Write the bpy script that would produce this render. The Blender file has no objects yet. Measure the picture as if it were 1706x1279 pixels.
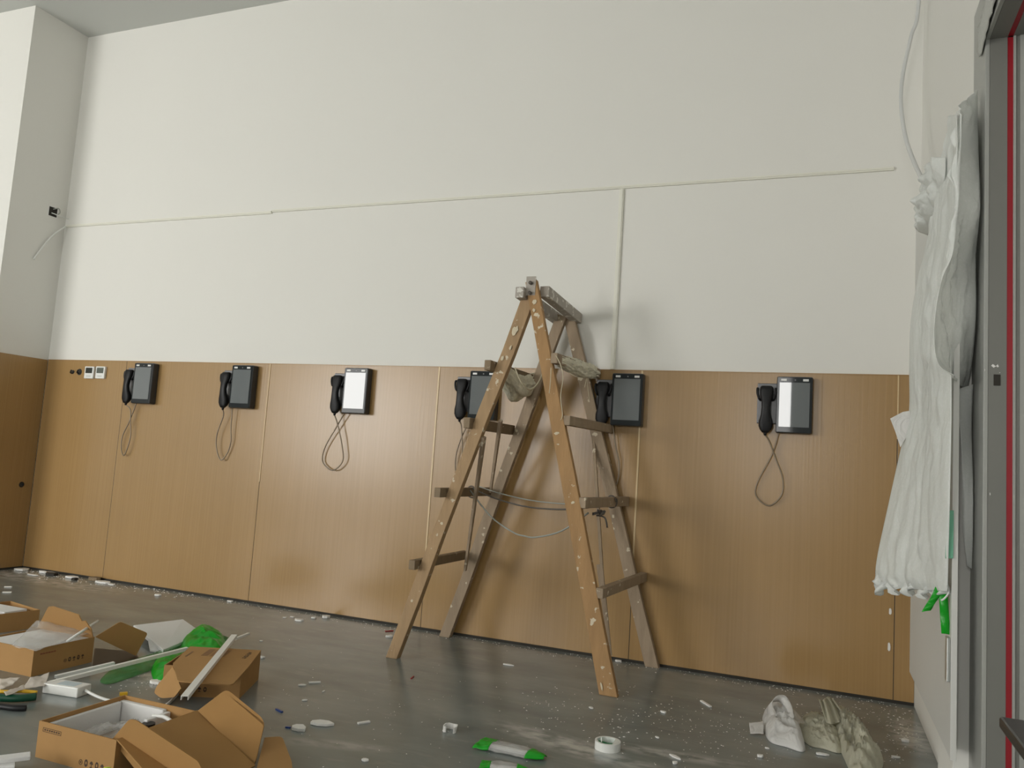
import bpy, math, random
from mathutils import Vector, Matrix, noise

# ------------------------------------------------------------------ camera, world, windows' daylight, exposure
SC = bpy.context.scene
COL = SC.collection
CAM = Vector((5.3066, -4.1315, 0.9698)); YAW, PITCH, ROLL, FPX = -0.3771, 0.0994, 0.0653, 1318.9
IW, IH = 1706, 1279

def cam_axes():
    f = Vector((math.sin(YAW)*math.cos(PITCH), math.cos(YAW)*math.cos(PITCH), math.sin(PITCH)))
    r = Vector((math.cos(YAW), -math.sin(YAW), 0)); u = r.cross(f)
    c, s = math.cos(ROLL), math.sin(ROLL)
    return c*r + s*u, -s*r + c*u, f
R_, U_, F_ = cam_axes()
cd = bpy.data.cameras.new('camera'); co = bpy.data.objects.new('camera', cd); COL.objects.link(co)
cd.sensor_width = 36; cd.lens = FPX/IW*36; cd.clip_start = 0.05
M = Matrix((R_, U_, -F_)).transposed().to_4x4(); M.translation = CAM
co.matrix_world = M; SC.camera = co

SC.view_settings.view_transform = 'Standard'; SC.view_settings.look = 'None'
SC.view_settings.gamma = 1; SC.view_settings.exposure = -0.22; SC.view_settings.use_curve_mapping = False

ROOM_L, ROOM_R, ROOM_F, ROOM_H = -5.0, 5.72, -8.0, 3.997
PIER = -0.44
WINDOWS = [(-3.7, -1.0, 0.6, 2.75), (0.55, 1.55, 0.6, 2.75), (4.35, 4.92, 0.75, 2.75)]   # openings of the wall opposite
SKY = 20.5
w = bpy.data.worlds.new('sky'); SC.world = w; w.use_nodes = True
bg = w.node_tree.nodes['Background']; bg.inputs[0].default_value = (1.0, 0.984, 0.952, 1); bg.inputs[1].default_value = SKY
for i, (a, b, z0, z1) in enumerate(WINDOWS):                     # portals only guide the sky's light through the openings
    ld = bpy.data.lights.new('window_portal', 'AREA'); ld.shape = 'RECTANGLE'; ld.size = b-a; ld.size_y = z1-z0
    ld.cycles.is_portal = True
    lo = bpy.data.objects.new('window_portal', ld); COL.objects.link(lo)
    lo.location = ((a+b)/2, ROOM_F+0.02, (z0+z1)/2); lo.rotation_euler = (math.pi/2, 0, 0)

def ray(px, py): return F_ + R_*((px-IW/2)/FPX) - U_*((py-IH/2)/FPX)
def fl(px, py, z=0.0):
    d = ray(px, py); return CAM + d*((z-CAM.z)/d.z)
def wy(px, py, y=0.0):
    d = ray(px, py); return CAM + d*((y-CAM.y)/d.y)
def wx(px, py, x):
    d = ray(px, py); return CAM + d*((x-CAM.x)/d.x)
V = Vector
rnd = random.Random(7)

# ------------------------------------------------------------------ materials
def mat(name, col, rough=0.6, metal=0.0, spec=0.5, alpha=1.0, trans=0.0, var=0.0, vscale=8.0, vstretch=(1,1,1), bump=0.0, bscale=40.0, ior=None, coat=0.0, spots=None, spot_scale=60, spot_t=0.7, sss=0.0, transl=0.0, crinkle=0.0):
    m = bpy.data.materials.new(name); m.use_nodes = True
    nt = m.node_tree; N = nt.nodes; L = nt.links; p = N['Principled BSDF']
    p.inputs['Roughness'].default_value = rough; p.inputs['Metallic'].default_value = metal
    p.inputs['Specular IOR Level'].default_value = spec; p.inputs['Alpha'].default_value = alpha
    p.inputs['Transmission Weight'].default_value = trans; p.inputs['Coat Weight'].default_value = coat
    if ior: p.inputs['IOR'].default_value = ior
    tc = N.new('ShaderNodeTexCoord'); mp = N.new('ShaderNodeMapping'); L.new(tc.outputs['Object'], mp.inputs[0])
    mp.inputs['Scale'].default_value = vstretch
    c = (*col, 1)
    nz = N.new('ShaderNodeTexNoise'); nz.inputs['Scale'].default_value = vscale; nz.inputs['Detail'].default_value = 5; L.new(mp.outputs[0], nz.inputs['Vector'])
    mx = N.new('ShaderNodeMix'); mx.data_type = 'RGBA'
    mx.inputs[6].default_value = tuple(x*(1-var) for x in col)+(1,); mx.inputs[7].default_value = tuple(min(1, x*(1+var)) for x in col)+(1,)
    L.new(nz.outputs['Fac'], mx.inputs[0]); out = mx.outputs[2]
    if spots:
        n2 = N.new('ShaderNodeTexNoise'); n2.inputs['Scale'].default_value = spot_scale; n2.inputs['Detail'].default_value = 3; L.new(tc.outputs['Object'], n2.inputs['Vector'])
        rp = N.new('ShaderNodeValToRGB'); rp.color_ramp.elements[0].position = spot_t; rp.color_ramp.elements[1].position = spot_t+0.03
        L.new(n2.outputs['Fac'], rp.inputs[0])
        m2 = N.new('ShaderNodeMix'); m2.data_type = 'RGBA'; L.new(rp.outputs[0], m2.inputs[0]); L.new(out, m2.inputs[6]); m2.inputs[7].default_value = (*spots, 1); out = m2.outputs[2]
    L.new(out, p.inputs['Base Color'])
    if bump:
        nb = N.new('ShaderNodeTexNoise'); nb.inputs['Scale'].default_value = bscale; nb.inputs['Detail'].default_value = 4; nb.inputs['Distortion'].default_value = crinkle; L.new(mp.outputs[0], nb.inputs['Vector'])
        b = N.new('ShaderNodeBump'); b.inputs['Strength'].default_value = bump; b.inputs['Distance'].default_value = 0.01
        L.new(nb.outputs['Fac'], b.inputs['Height']); L.new(b.outputs[0], p.inputs['Normal'])
    if transl:
        t = N.new('ShaderNodeBsdfTranslucent'); L.new(out, t.inputs[0]); ms = N.new('ShaderNodeMixShader'); ms.inputs[0].default_value = transl
        o = N['Material Output']; L.new(p.outputs[0], ms.inputs[1]); L.new(t.outputs[0], ms.inputs[2]); L.new(ms.outputs[0], o.inputs[0])
    return m

WHITE = mat('white wall paint', (0.80, 0.79, 0.745), 0.75, var=0.015, vscale=1.5, bump=0.04, bscale=30, spec=0.25)
CEIL = mat('ceiling paint', (0.62, 0.63, 0.60), 0.8, spec=0.2)
TRUNK = mat('cream plastic trunking', (0.80, 0.79, 0.70), 0.4)
WHITEP = mat('white plastic', (0.82, 0.83, 0.80), 0.35)
FOAM = mat('white foam', (0.85, 0.85, 0.84), 0.8, bump=0.1, bscale=200, transl=0.1)
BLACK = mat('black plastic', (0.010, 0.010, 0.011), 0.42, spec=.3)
DARK = mat('dark gap', (0.03, 0.026, 0.02), 0.8)
GOLD = mat('pale gold joint strip', (0.66, 0.50, 0.27), 0.35)
GREYPL = mat('grey metal backplate', (0.16, 0.16, 0.165), 0.4, metal=0.3)
CASE = mat('dark device casing', (0.035, 0.037, 0.04), 0.35)
SCREEN = mat('grey display glass', (0.16, 0.175, 0.18), 0.02, spec=0.40, ior=1.6)
BEZEL = mat('dark display bezel', (0.03, 0.034, 0.036), 0.05, spec=0.12, ior=1.5)
LED = mat('white lamp lens', (0.75, 0.75, 0.73), 0.3)
STEEL = mat('braided steel cord', (0.27, 0.215, 0.15), 0.45, metal=0.3)
CARD = mat('brown cardboard', (0.41, 0.235, 0.092), 0.75, var=0.06, vscale=20, spec=0.2)
CARDIN = mat('cardboard inside', (0.38, 0.215, 0.080), 0.8, var=0.05, vscale=14, spec=0.15)
INK = mat('printed ink', (0.07, 0.04, 0.025), 0.8)
GREEN = mat('bright green plastic', (0.01, 0.46, 0.02), 0.3, transl=0.25, bump=0.15, bscale=60)
GREENT = mat('green clear film', (0.05, 0.35, 0.08), 0.2, alpha=0.5, bump=0.4, bscale=50)
FILM = mat('milky plastic film', (0.93, 0.95, 0.92), 0.35, alpha=0.92, bump=0.6, bscale=9, crinkle=1.6, vstretch=(1, 1, .5), transl=0.3, spots=(.97, .98, .96), spot_scale=150, spot_t=.56)
CLEAR = mat('clear plastic bag', (0.75, 0.75, 0.73), 0.15, alpha=0.32, bump=0.9, bscale=14, crinkle=2.0)
BAG = mat('white plastic bag', (0.86, 0.85, 0.83), 0.4, bump=0.9, bscale=14, crinkle=2.0, transl=0.3)
CREAMF = mat('cream crumpled film', (0.74, 0.72, 0.58), 0.45, bump=1.0, bscale=14, crinkle=2.5, vstretch=(1, .4, 1), var=.15, transl=0.25, alpha=.82)
RED = mat('red strip', (0.32, 0.006, 0.015), 0.4)
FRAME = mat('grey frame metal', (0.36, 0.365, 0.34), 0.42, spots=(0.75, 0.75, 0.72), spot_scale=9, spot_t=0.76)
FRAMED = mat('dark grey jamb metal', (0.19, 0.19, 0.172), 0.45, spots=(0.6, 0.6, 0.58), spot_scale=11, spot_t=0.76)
PANELW = mat('white board', (0.66, 0.66, 0.63), 0.45, var=.03, vscale=3)
CHIP = mat('white chip', (0.82, 0.81, 0.78), 0.7)
BLUE = mat('blue plastic', (0.02, 0.06, 0.25), 0.4)
YEL = mat('yellow plastic', (0.75, 0.45, 0.02), 0.4)
LIME = mat('lime plastic', (0.55, 0.75, 0.03), 0.35)
DGREEN = mat('dark green grip', (0.005, 0.07, 0.035), 0.4)
CLOTH = mat('grey rag', (0.80, 0.76, 0.61), 0.9, var=0.25, vscale=30, bump=1.0, bscale=22, crinkle=1.5, spec=0.1)
STRING = mat('pale string', (0.60, 0.53, 0.38), 0.9)
WIRE = mat('dark wire', (0.10, 0.085, 0.07), 0.5)
WIREG = mat('grey wire', (0.33, 0.34, 0.30), 0.5)
def wood(n, a, sp=0.72, v=.3): return mat(n, a, 0.7, var=v, vscale=9, vstretch=(3, 3, .5), bump=0.25, bscale=50, spec=0.25, spots=(0.66, 0.58, 0.44), spot_scale=24, spot_t=sp)
W_OR = wood('orange brown timber', (0.40, 0.24, 0.11), .66)
W_BR = wood('brown timber', (0.40, 0.27, 0.15), .66)
W_GR = wood('weathered grey brown timber', (0.34, 0.26, 0.18), .65)
W_RG = wood('grimy rung timber', (0.24, 0.18, 0.115), .66)
RAILM = mat('dusty grey rail', (0.40, 0.36, 0.31), 0.6, var=.2, vscale=20, spots=(.7, .68, .62), spot_scale=30, spot_t=.6)

def panel_material():
    m = bpy.data.materials.new('tan laminate panel'); m.use_nodes = True; nt = m.node_tree; N = nt.nodes; L = nt.links; p = N['Principled BSDF']
    tc = N.new('ShaderNodeTexCoord'); mp = N.new('ShaderNodeMapping'); mp.inputs['Scale'].default_value = (90, 90, .8); L.new(tc.outputs['Object'], mp.inputs[0])
    n = N.new('ShaderNodeTexNoise'); n.inputs['Scale'].default_value = 1; n.inputs['Detail'].default_value = 3; L.new(mp.outputs[0], n.inputs['Vector'])
    mx = N.new('ShaderNodeMix'); mx.data_type = 'RGBA'; mx.inputs[6].default_value = (0.35, 0.212, 0.082, 1); mx.inputs[7].default_value = (0.45, 0.28, 0.115, 1)
    L.new(n.outputs['Fac'], mx.inputs[0])
    n2 = N.new('ShaderNodeTexNoise'); n2.inputs['Scale'].default_value = 1.6; n2.inputs['Detail'].default_value = 4; L.new(tc.outputs['Object'], n2.inputs['Vector'])
    m2 = N.new('ShaderNodeMix'); m2.data_type = 'RGBA'; m2.blend_type = 'MULTIPLY'; m2.inputs[0].default_value = .15
    L.new(mx.outputs[2], m2.inputs[6]); L.new(n2.outputs['Fac'], m2.inputs[7]); L.new(m2.outputs[2], p.inputs['Base Color'])
    p.inputs['Roughness'].default_value = .27
    p.inputs['Specular IOR Level'].default_value = .5
    b = N.new('ShaderNodeBump'); b.inputs['Strength'].default_value = .08; b.inputs['Distance'].default_value = .004; L.new(n.outputs['Fac'], b.inputs['Height']); L.new(b.outputs[0], p.inputs['Normal'])
    return m
PANEL = panel_material()

def floor_material():
    m = bpy.data.materials.new('polished grey concrete'); m.use_nodes = True; nt = m.node_tree; N = nt.nodes; L = nt.links; p = N['Principled BSDF']
    tc = N.new('ShaderNodeTexCoord')
    def nz(sc, det, st=(1, 1, 1)):
        mp = N.new('ShaderNodeMapping'); mp.inputs['Scale'].default_value = st; L.new(tc.outputs['Object'], mp.inputs[0])
        n = N.new('ShaderNodeTexNoise'); n.inputs['Scale'].default_value = sc; n.inputs['Detail'].default_value = det; L.new(mp.outputs[0], n.inputs['Vector']); return n
    def ramp(n, a, b):
        r = N.new('ShaderNodeValToRGB'); r.color_ramp.elements[0].position = a; r.color_ramp.elements[1].position = b; L.new(n.outputs['Fac'], r.inputs[0]); return r
    def mix(f, a, b, k=1.0):
        x = N.new('ShaderNodeMix'); x.data_type = 'RGBA'
        if k != 1.0:
            q = N.new('ShaderNodeMath'); q.operation = 'MULTIPLY'; L.new(f, q.inputs[0]); q.inputs[1].default_value = k; f = q.outputs[0]
        L.new(f, x.inputs[0])
        for i, c in ((6, a), (7, b)):
            if isinstance(c, tuple): x.inputs[i].default_value = (*c, 1)
            else: L.new(c, x.inputs[i])
        return x.outputs[2]
    c = mix(ramp(nz(2.2, 6, (1, 2.4, 1)), .3, .7).outputs[0], (0.152, 0.180, 0.176), (0.240, 0.268, 0.256))
    c = mix(ramp(nz(1.1, 5), .5, .75).outputs[0], c, (0.21, 0.205, 0.19), .35)
    c = mix(ramp(nz(7, 8, (1, 3, 1)), .58, .8).outputs[0], c, (0.34, 0.335, 0.31), .5)         # dusty smears
    # plaster dust swept along the wall and round the roll
    sx = N.new('ShaderNodeSeparateXYZ'); L.new(tc.outputs['Object'], sx.inputs[0])
    mr = N.new('ShaderNodeMapRange'); mr.inputs[1].default_value = -.30; mr.inputs[2].default_value = -.01; L.new(sx.outputs[1], mr.inputs[0])
    q = N.new('ShaderNodeMath'); q.operation = 'MULTIPLY'; L.new(mr.outputs[0], q.inputs[0]); L.new(ramp(nz(9, 6), .35, .7).outputs[0], q.inputs[1])
    c = mix(q.outputs[0], c, (0.36, 0.37, 0.35), .55)
    def patch(x, y, rx, ry, rot, k, c):
        mp = N.new('ShaderNodeMapping'); mp.vector_type = 'TEXTURE'; mp.inputs['Location'].default_value = (x, y, 0); mp.inputs['Rotation'].default_value = (0, 0, rot); mp.inputs['Scale'].default_value = (rx, ry, 1e3)
        L.new(tc.outputs['Object'], mp.inputs[0]); ln = N.new('ShaderNodeVectorMath'); ln.operation = 'LENGTH'; L.new(mp.outputs[0], ln.inputs[0])
        r = N.new('ShaderNodeMapRange'); r.inputs[1].default_value = 1; r.inputs[2].default_value = .35; L.new(ln.outputs['Value'], r.inputs[0])
        q = N.new('ShaderNodeMath'); q.operation = 'MULTIPLY'; L.new(r.outputs[0], q.inputs[0]); L.new(ramp(nz(13, 8, (1, 1.8, 1)), .36, .60).outputs[0], q.inputs[1])
        return mix(q.outputs[0], c, (0.60, 0.60, 0.57), k)
    for (px, py, rx, ry, rot, k) in ((960, 1245, .42, .10, -.25, .8), (1520, 1225, .10, .28, 0, .9), (1110, 1255, .35, .06, .1, .6), (560, 1240, .25, .05, .3, .35), (240, 1130, .25, .12, 0, .5), (60, 965, .9, .16, 0, .7)):
        P = fl(px, py); c = patch(P.x, P.y, rx, ry, rot, k, c)
    L.new(c, p.inputs['Base Color'])
    r = N.new('ShaderNodeMapRange'); r.inputs[3].default_value = .10; r.inputs[4].default_value = .30; L.new(nz(3, 6).outputs['Fac'], r.inputs[0]); L.new(r.outputs[0], p.inputs['Roughness'])
    p.inputs['Specular IOR Level'].default_value = .5
    b = N.new('ShaderNodeBump'); b.inputs['Strength'].default_value = .05; b.inputs['Distance'].default_value = .01; L.new(nz(16, 6).outputs['Fac'], b.inputs['Height']); L.new(b.outputs[0], p.inputs['Normal'])
    return m
FLOOR = floor_material()

# ------------------------------------------------------------------ mesh building
class MB:
    def __init__(s): s.v = []; s.f = []
    def add(s, vs, fs):
        o = len(s.v); s.v += [tuple(x) for x in vs]; s.f += [tuple(i+o for i in f) for f in fs]; return s
    def box(s, a, b):
        x0, y0, z0 = a; x1, y1, z1 = b
        return s.hexa([(x0,y0,z0),(x1,y0,z0),(x1,y1,z0),(x0,y1,z0),(x0,y0,z1),(x1,y0,z1),(x1,y1,z1),(x0,y1,z1)])
    def hexa(s, p): return s.add(p, [(0,3,2,1),(4,5,6,7),(0,1,5,4),(1,2,6,5),(2,3,7,6),(3,0,4,7)])
    def bar(s, a, b, u, wu, wv, wu2=None, wv2=None):                 # bar from a to b, section wu along u, wv across
        a, b = V(a), V(b); d = (b-a).normalized(); u = (V(u)-d*V(u).dot(d)).normalized(); v = d.cross(u)
        wu2 = wu2 or wu; wv2 = wv2 or wv; P = []
        for c, p, q in ((a, wu/2, wv/2), (b, wu2/2, wv2/2)):
            P += [c-u*p-v*q, c+u*p-v*q, c+u*p+v*q, c-u*p+v*q]
        return s.hexa(P)
    def slab(s, pts, n, t):                                           # polygon given thickness t along n
        n = V(n).normalized()*t; k = len(pts); pts = [V(p) for p in pts]
        return s.add([*pts, *[p+n for p in pts]], [tuple(range(k))[::-1], tuple(range(k, 2*k))]+[(i, (i+1)%k, (i+1)%k+k, i+k) for i in range(k)])
    def tube(s, pts, r, seg=8, smooth=6, r2=None):
        pts = [V(p) for p in pts]
        if len(pts) > 2 and smooth: pts = spline(pts, smooth)
        rings = []; n = len(pts); prev = None
        for i, p in enumerate(pts):
            d = (pts[min(i+1, n-1)]-pts[max(i-1, 0)]).normalized()
            if prev is None: prev = d.orthogonal().normalized()
            u = (prev-d*prev.dot(d)).normalized(); prev = u; v = d.cross(u)
            rr = r if r2 is None else r+(r2-r)*i/(n-1)
            rings.append([p+(u*math.cos(2*math.pi*k/seg)+v*math.sin(2*math.pi*k/seg))*rr for k in range(seg)])
        return s.loft(rings)
    def loft(s, rings, cap=True):
        seg = len(rings[0]); vs = [p for r in rings for p in r]; fs = []
        for i in range(len(rings)-1):
            for k in range(seg): fs.append((i*seg+k, i*seg+(k+1)%seg, (i+1)*seg+(k+1)%seg, (i+1)*seg+k))
        if cap: fs += [tuple(range(seg))[::-1], tuple(range((len(rings)-1)*seg, len(rings)*seg))]
        return s.add(vs, fs)
    def grid(s, g, thick=None):                                       # rows of points
        nr, nc = len(g), len(g[0])
        return s.add([p for r in g for p in r], [(i*nc+j, i*nc+j+1, (i+1)*nc+j+1, (i+1)*nc+j) for i in range(nr-1) for j in range(nc-1)])
    def build(s, name, m, parent=None, smooth=False, bevel=0, solid=0, **kw):
        me = bpy.data.meshes.new(name); me.from_pydata(s.v, [], s.f); me.materials.append(m)
        o = bpy.data.objects.new(name, me); COL.objects.link(o)
        if parent: o.parent = parent
        if smooth:
            for p in me.polygons: p.use_smooth = True
        if solid:
            md = o.modifiers.new('solid', 'SOLIDIFY'); md.thickness = solid; md.offset = 0
        if bevel:
            md = o.modifiers.new('bevel', 'BEVEL'); md.width = bevel; md.segments = 2; md.limit_method = 'ANGLE'
        for k, x in kw.items(): o[k] = x
        return o

def spline(pts, k):
    out = []; n = len(pts)
    for i in range(n-1):
        p0, p1, p2, p3 = pts[max(i-1, 0)], pts[i], pts[i+1], pts[min(i+2, n-1)]
        for j in range(k):
            t = j/k
            out.append(0.5*((2*p1)+(p2-p0)*t+(2*p0-5*p1+4*p2-p3)*t*t+(3*p1-p0-3*p2+p3)*t**3))
    out.append(pts[-1]); return out

def thing(name, label, cat, loc=(0, 0, 0), group=None):
    o = bpy.data.objects.new(name, None); COL.objects.link(o); o.location = loc; o.empty_display_size = .05
    o['label'] = label; o['category'] = cat
    if group: o['group'] = group
    return o
class At:                                                             # builds parts in world coordinates under a thing placed at its base
    def __init__(s, root): s.root = root
    def __call__(s, mb, name, m, parent=None, **kw):
        L = s.root.location; mb.v = [(x-L.x, y-L.y, z-L.z) for x, y, z in mb.v]
        return mb.build(name, m, parent or s.root, **kw)
def single(mb, name, m, label, cat, group=None, **kw):                # a thing that is one mesh; origin at its base centre
    xs, ys, zs = zip(*mb.v); c = V(((min(xs)+max(xs))/2, (min(ys)+max(ys))/2, min(zs)))
    mb.v = [(x-c.x, y-c.y, z-c.z) for x, y, z in mb.v]
    o = mb.build(name, m, **kw); o.location = c; o['label'] = label; o['category'] = cat
    if group: o['group'] = group
    return o
def struct(mb, name, m, parent=None, **kw):
    o = mb.build(name, m, parent, **kw); o['kind'] = 'structure'; return o

# ------------------------------------------------------------------ the room
struct(MB().box((ROOM_L, ROOM_F-1.5, -.1), (ROOM_R+1.6, .1, 0)), 'floor', FLOOR)
struct(MB().box((ROOM_L, ROOM_F, ROOM_H), (ROOM_R+1.6, .1, ROOM_H+.1)), 'ceiling', CEIL)
struct(MB().box((0, 0, 0), (ROOM_R+.15, .15, ROOM_H)), 'wall_back', WHITE)
struct(MB().box((ROOM_L, PIER, 0), (0, .15, ROOM_H)), 'wall_back_pier', WHITE)
struct(MB().box((ROOM_L-.15, ROOM_F, 0), (ROOM_L, PIER, ROOM_H)), 'wall_left', WHITE)
DOOR0, DOOR1, DOORH = -1.505, -3.1, 2.42                              # doorway in the right wall (outer edges of its frame)
rw = MB(); rw.box((ROOM_R, DOOR0, 0), (ROOM_R+.2, 0, ROOM_H)); rw.box((ROOM_R, DOOR1, DOORH), (ROOM_R+.2, DOOR0, ROOM_H)); rw.box((ROOM_R, ROOM_F, 0), (ROOM_R+.2, DOOR1, ROOM_H))
struct(rw, 'wall_right', WHITE)
fw = MB(); xs = [ROOM_L-.15]+[q for a in WINDOWS for q in a[:2]]+[ROOM_R+.2]
for i in range(0, len(xs), 2): fw.box((xs[i], ROOM_F-.15, 0), (xs[i+1], ROOM_F, ROOM_H))
for a, b, z0, z1 in WINDOWS: fw.box((a, ROOM_F-.15, 0), (b, ROOM_F, z0)); fw.box((a, ROOM_F-.15, z1), (b, ROOM_F, ROOM_H))
struct(fw, 'wall_front', WHITE)
for i, (a, b, z0, z1) in enumerate(WINDOWS):
    f = MB(); t = .05; y0, y1 = ROOM_F-.1, ROOM_F-.04
    f.box((a, y0, z0), (a+t, y1, z1)); f.box((b-t, y0, z0), (b, y1, z1)); f.box((a+t, y0, z0), (b-t, y1, z0+t)); f.box((a+t, y0, z1-t), (b-t, y1, z1))
    n = max(1, round((b-a)/.9))
    for k in range(1, n): x = a+(b-a)*k/n; f.box((x-.02, y0, z0+t), (x+.02, y1, z1-t))
    struct(f, 'window_%d' % (i+1), WHITEP)
# small lobby beyond the doorway
lb = MB(); lb.box((ROOM_R+1.5, DOOR1-.6, 0), (ROOM_R+1.6, DOOR0+.6, ROOM_H)); lb.box((ROOM_R+.2, DOOR0+.5, 0), (ROOM_R+1.5, DOOR0+.6, ROOM_H)); lb.box((ROOM_R+.2, DOOR1-.6, 0), (ROOM_R+1.5, DOOR1-.5, ROOM_H))
struct(lb, 'wall_lobby', WHITE)

# tan wainscot boards: back wall, pier side, pier front
SEAMS = [0.781, 2.006, 3.214, 4.411, 5.634]
xs = [0.012]+SEAMS+[ROOM_R]
PH = 1.5
lbl = ['tan laminate board in the corner under the two small thermostats', 'tan laminate board carrying the first and second wall phones', 'tan laminate board behind the phone with the bright screen',
       'tan laminate board behind the wooden ladder', 'wide plain tan laminate board carrying the last phone beside the film', 'narrow tan laminate offcut strip beside the white wrapped board']
k = 1
for i in range(6):
    o = struct(MB().box((xs[i]+.0015, -.010, .014), (xs[i+1]-.0015, -.0005, PH)), 'trim_%d' % k, PANEL, bevel=.001); o['label'] = lbl[i]; k += 1
o = struct(MB().box((.0005, PIER-.010, .014), (.010, -.011, PH)), 'trim_%d' % k, PANEL); o['label'] = 'darker tan laminate board on the side of the pier'; k += 1
struct(MB().box((ROOM_L, PIER-.010, .014), (.0, PIER-.0005, PH)), 'trim_%d' % k, PANEL); k += 1
for i, (a, z) in enumerate(zip(SEAMS, (None, .75, .42, .35, 1.2))):   # cover strips on the joints; below them the joint is open
    m = MB().box((a-.0015, -.0095, .014), (a+.0015, -.001, PH)); struct(m, 'trim_%d' % k, DARK); k += 1
    if z:
        wd = .0045 if i in (2, 3) else .0028
        o = struct(MB().box((a-wd, -.0135, z), (a+wd, -.0102, PH)), 'trim_%d' % k, GOLD); k += 1
struct(MB().box((.012, -.012, PH), (ROOM_R, -.0005, PH+.004)), 'trim_%d' % k, PANEL); k += 1
struct(MB().box((.0, -.008, .0), (ROOM_R, -.0005, .0135)), 'gap_shade_back', DARK)  # dark strip standing in for the shaded gap below the boards
struct(MB().box((.0, PIER-.008, .0), (.008, -.009, .0135)), 'gap_shade_left', DARK)  # the same dark gap filler along the pier side

# ------------------------------------------------------------------ trunking and wires on the wall
def box_run(p0, p1, w_, d):                                            # profile lying on the back wall
    a = V((p0[0], -d/2, p0[1])); b = V((p1[0], -d/2, p1[1])); return MB().bar(a, b, (0, 1, 0), d, w_)
X0 = wy(112, 374).x; XJ = wy(455, 351).x
t = thing('cable_trunking', 'long thin cream cable trunking running level across the upper white wall', 'cable trunking', (3.2, 0, 2.5))
A = At(t); A(box_run((XJ, 2.517), (5.60, 2.517), .017, .012), 'trunking_body', TRUNK, bevel=.0015); A(box_run((XJ, 2.5195), (5.60, 2.5195), .009, .0155), 'trunking_lid', TRUNK, bevel=.001)
t = thing('cable_trunking', 'short cream cable trunking by the left corner set slightly lower', 'cable trunking', (.9, 0, 2.5))
A = At(t); A(box_run((.02, 2.508), (XJ-.004, 2.5085), .018, .012), 'trunking_body', TRUNK, bevel=.0015); A(box_run((.02, 2.5105), (XJ-.004, 2.511), .009, .0155), 'trunking_lid', TRUNK, bevel=.001)
xv = wy(1036, 330).x
t = thing('cable_trunking', 'cream cable trunking dropping vertically to the boards behind the ladder', 'cable trunking', (xv, 0, PH))
A = At(t); A(MB().bar((xv, -.006, PH+.005), (xv, -.006, 2.506), (0, 1, 0), .012, .026), 'trunking_body', TRUNK, bevel=.0015); A(MB().bar((xv, -.0135, PH+.005), (xv, -.0135, 2.506), (0, 1, 0), .005, .016), 'trunking_lid', TRUNK, bevel=.001)

P = wx(88, 353, 0)                                                     # socket hole on the pier side
t = thing('wall_box', 'open black junction box recess with loose wires on the pier side', 'junction box', (0, P.y, P.z-.04)); A = At(t)
m = MB(); m.box((.0, P.y-.04, P.z-.04), (.004, P.y+.04, P.z-.034)); m.box((0, P.y-.04, P.z+.034), (.004, P.y+.04, P.z+.04)); m.box((0, P.y-.04, P.z-.034), (.004, P.y-.034, P.z+.034)); m.box((0, P.y+.034, P.z-.034), (.004, P.y+.04, P.z+.034))
A(m, 'rim', CHIP); A(MB().box((0, P.y-.034, P.z-.034), (.0012, P.y+.034, P.z+.034)), 'recess', DARK)
A(MB().tube([(.002, P.y, P.z+.02), (.03, P.y+.02, P.z+.03), (.035, P.y+.03, P.z), (.012, P.y+.02, P.z-.02)], .004), 'wire', WIREG, smooth=True)
A(MB().tube([(.002, P.y-.01, P.z-.01), (.025, P.y+.02, P.z-.018), (.03, P.y+.10, P.z-.02), (.03, P.y+.2, P.z-.03)], .0035), 'wire', WHITEP, smooth=True)
single(MB().tube([(.025, -.012, 2.505), (.03, -.03, 2.49), (.02, -.11, 2.40), (.012, -.19, 2.26), (.012, -.22, 2.20)], .006), 'loose_wire', WHITEP, 'white wire end hanging from the trunking in the left corner', 'wire', smooth=True)
q = [fl(0, 0)]*0
pts = [(1533, -60), (1531, 0), (1518, 60), (1505, 120), (1501, 170), (1508, 225), (1522, 268), (1538, 302)]
m = MB(); ys = [-.25, -.25, -.28, -.33, -.4, -.5, -.65, -.85]
pp = [wy(x, y_, y) for (x, y_), y in zip(pts, ys)]; pp = [V((pp[0].x+.01, -.25, ROOM_H))]+pp[1:]
single(m.tube(pp, .0085, 10), 'hanging_cable', mat('grey white cable', (.66, .67, .66), .4), 'thick white cable curving down from the ceiling to the wrapped board', 'cable', smooth=True)

# thermostats and holes
for px, dk, lab in ((149.5, .03, 'white square thermostat with the darker display, next to the cable holes'), (168, .10, 'white square thermostat with the paler display, nearer the phones')):
    c = wy(px, 620.5, -.02); t = thing('thermostat', lab, 'thermostat', (c.x, -.01, c.z-.043), 'thermostats in the corner'); A = At(t); h = .043
    A(MB().box((c.x-h, -.028, c.z-h), (c.x+h, -.0105, c.z+h)), 'housing', WHITEP, bevel=.003)
    A(MB().box((c.x-.031, -.0295, c.z-.005), (c.x+.031, -.0275, c.z+.034)), 'display', mat('thermostat display', (dk, dk*1.15, dk*.95), .25))
    A(MB().box((c.x-.02, -.0288, c.z-.03), (c.x+.02, -.0275, c.z-.022)), 'button', mat('pale button', (.6, .61, .58), .4))
def disc(c, r, axis, t, n=20):
    c = V(c); ax = V(axis).normalized(); u = ax.orthogonal().normalized(); v = ax.cross(u)
    return MB().slab([c+(u*math.cos(2*math.pi*k/n)+v*math.sin(2*math.pi*k/n))*r for k in range(n)], ax, t)
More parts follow.
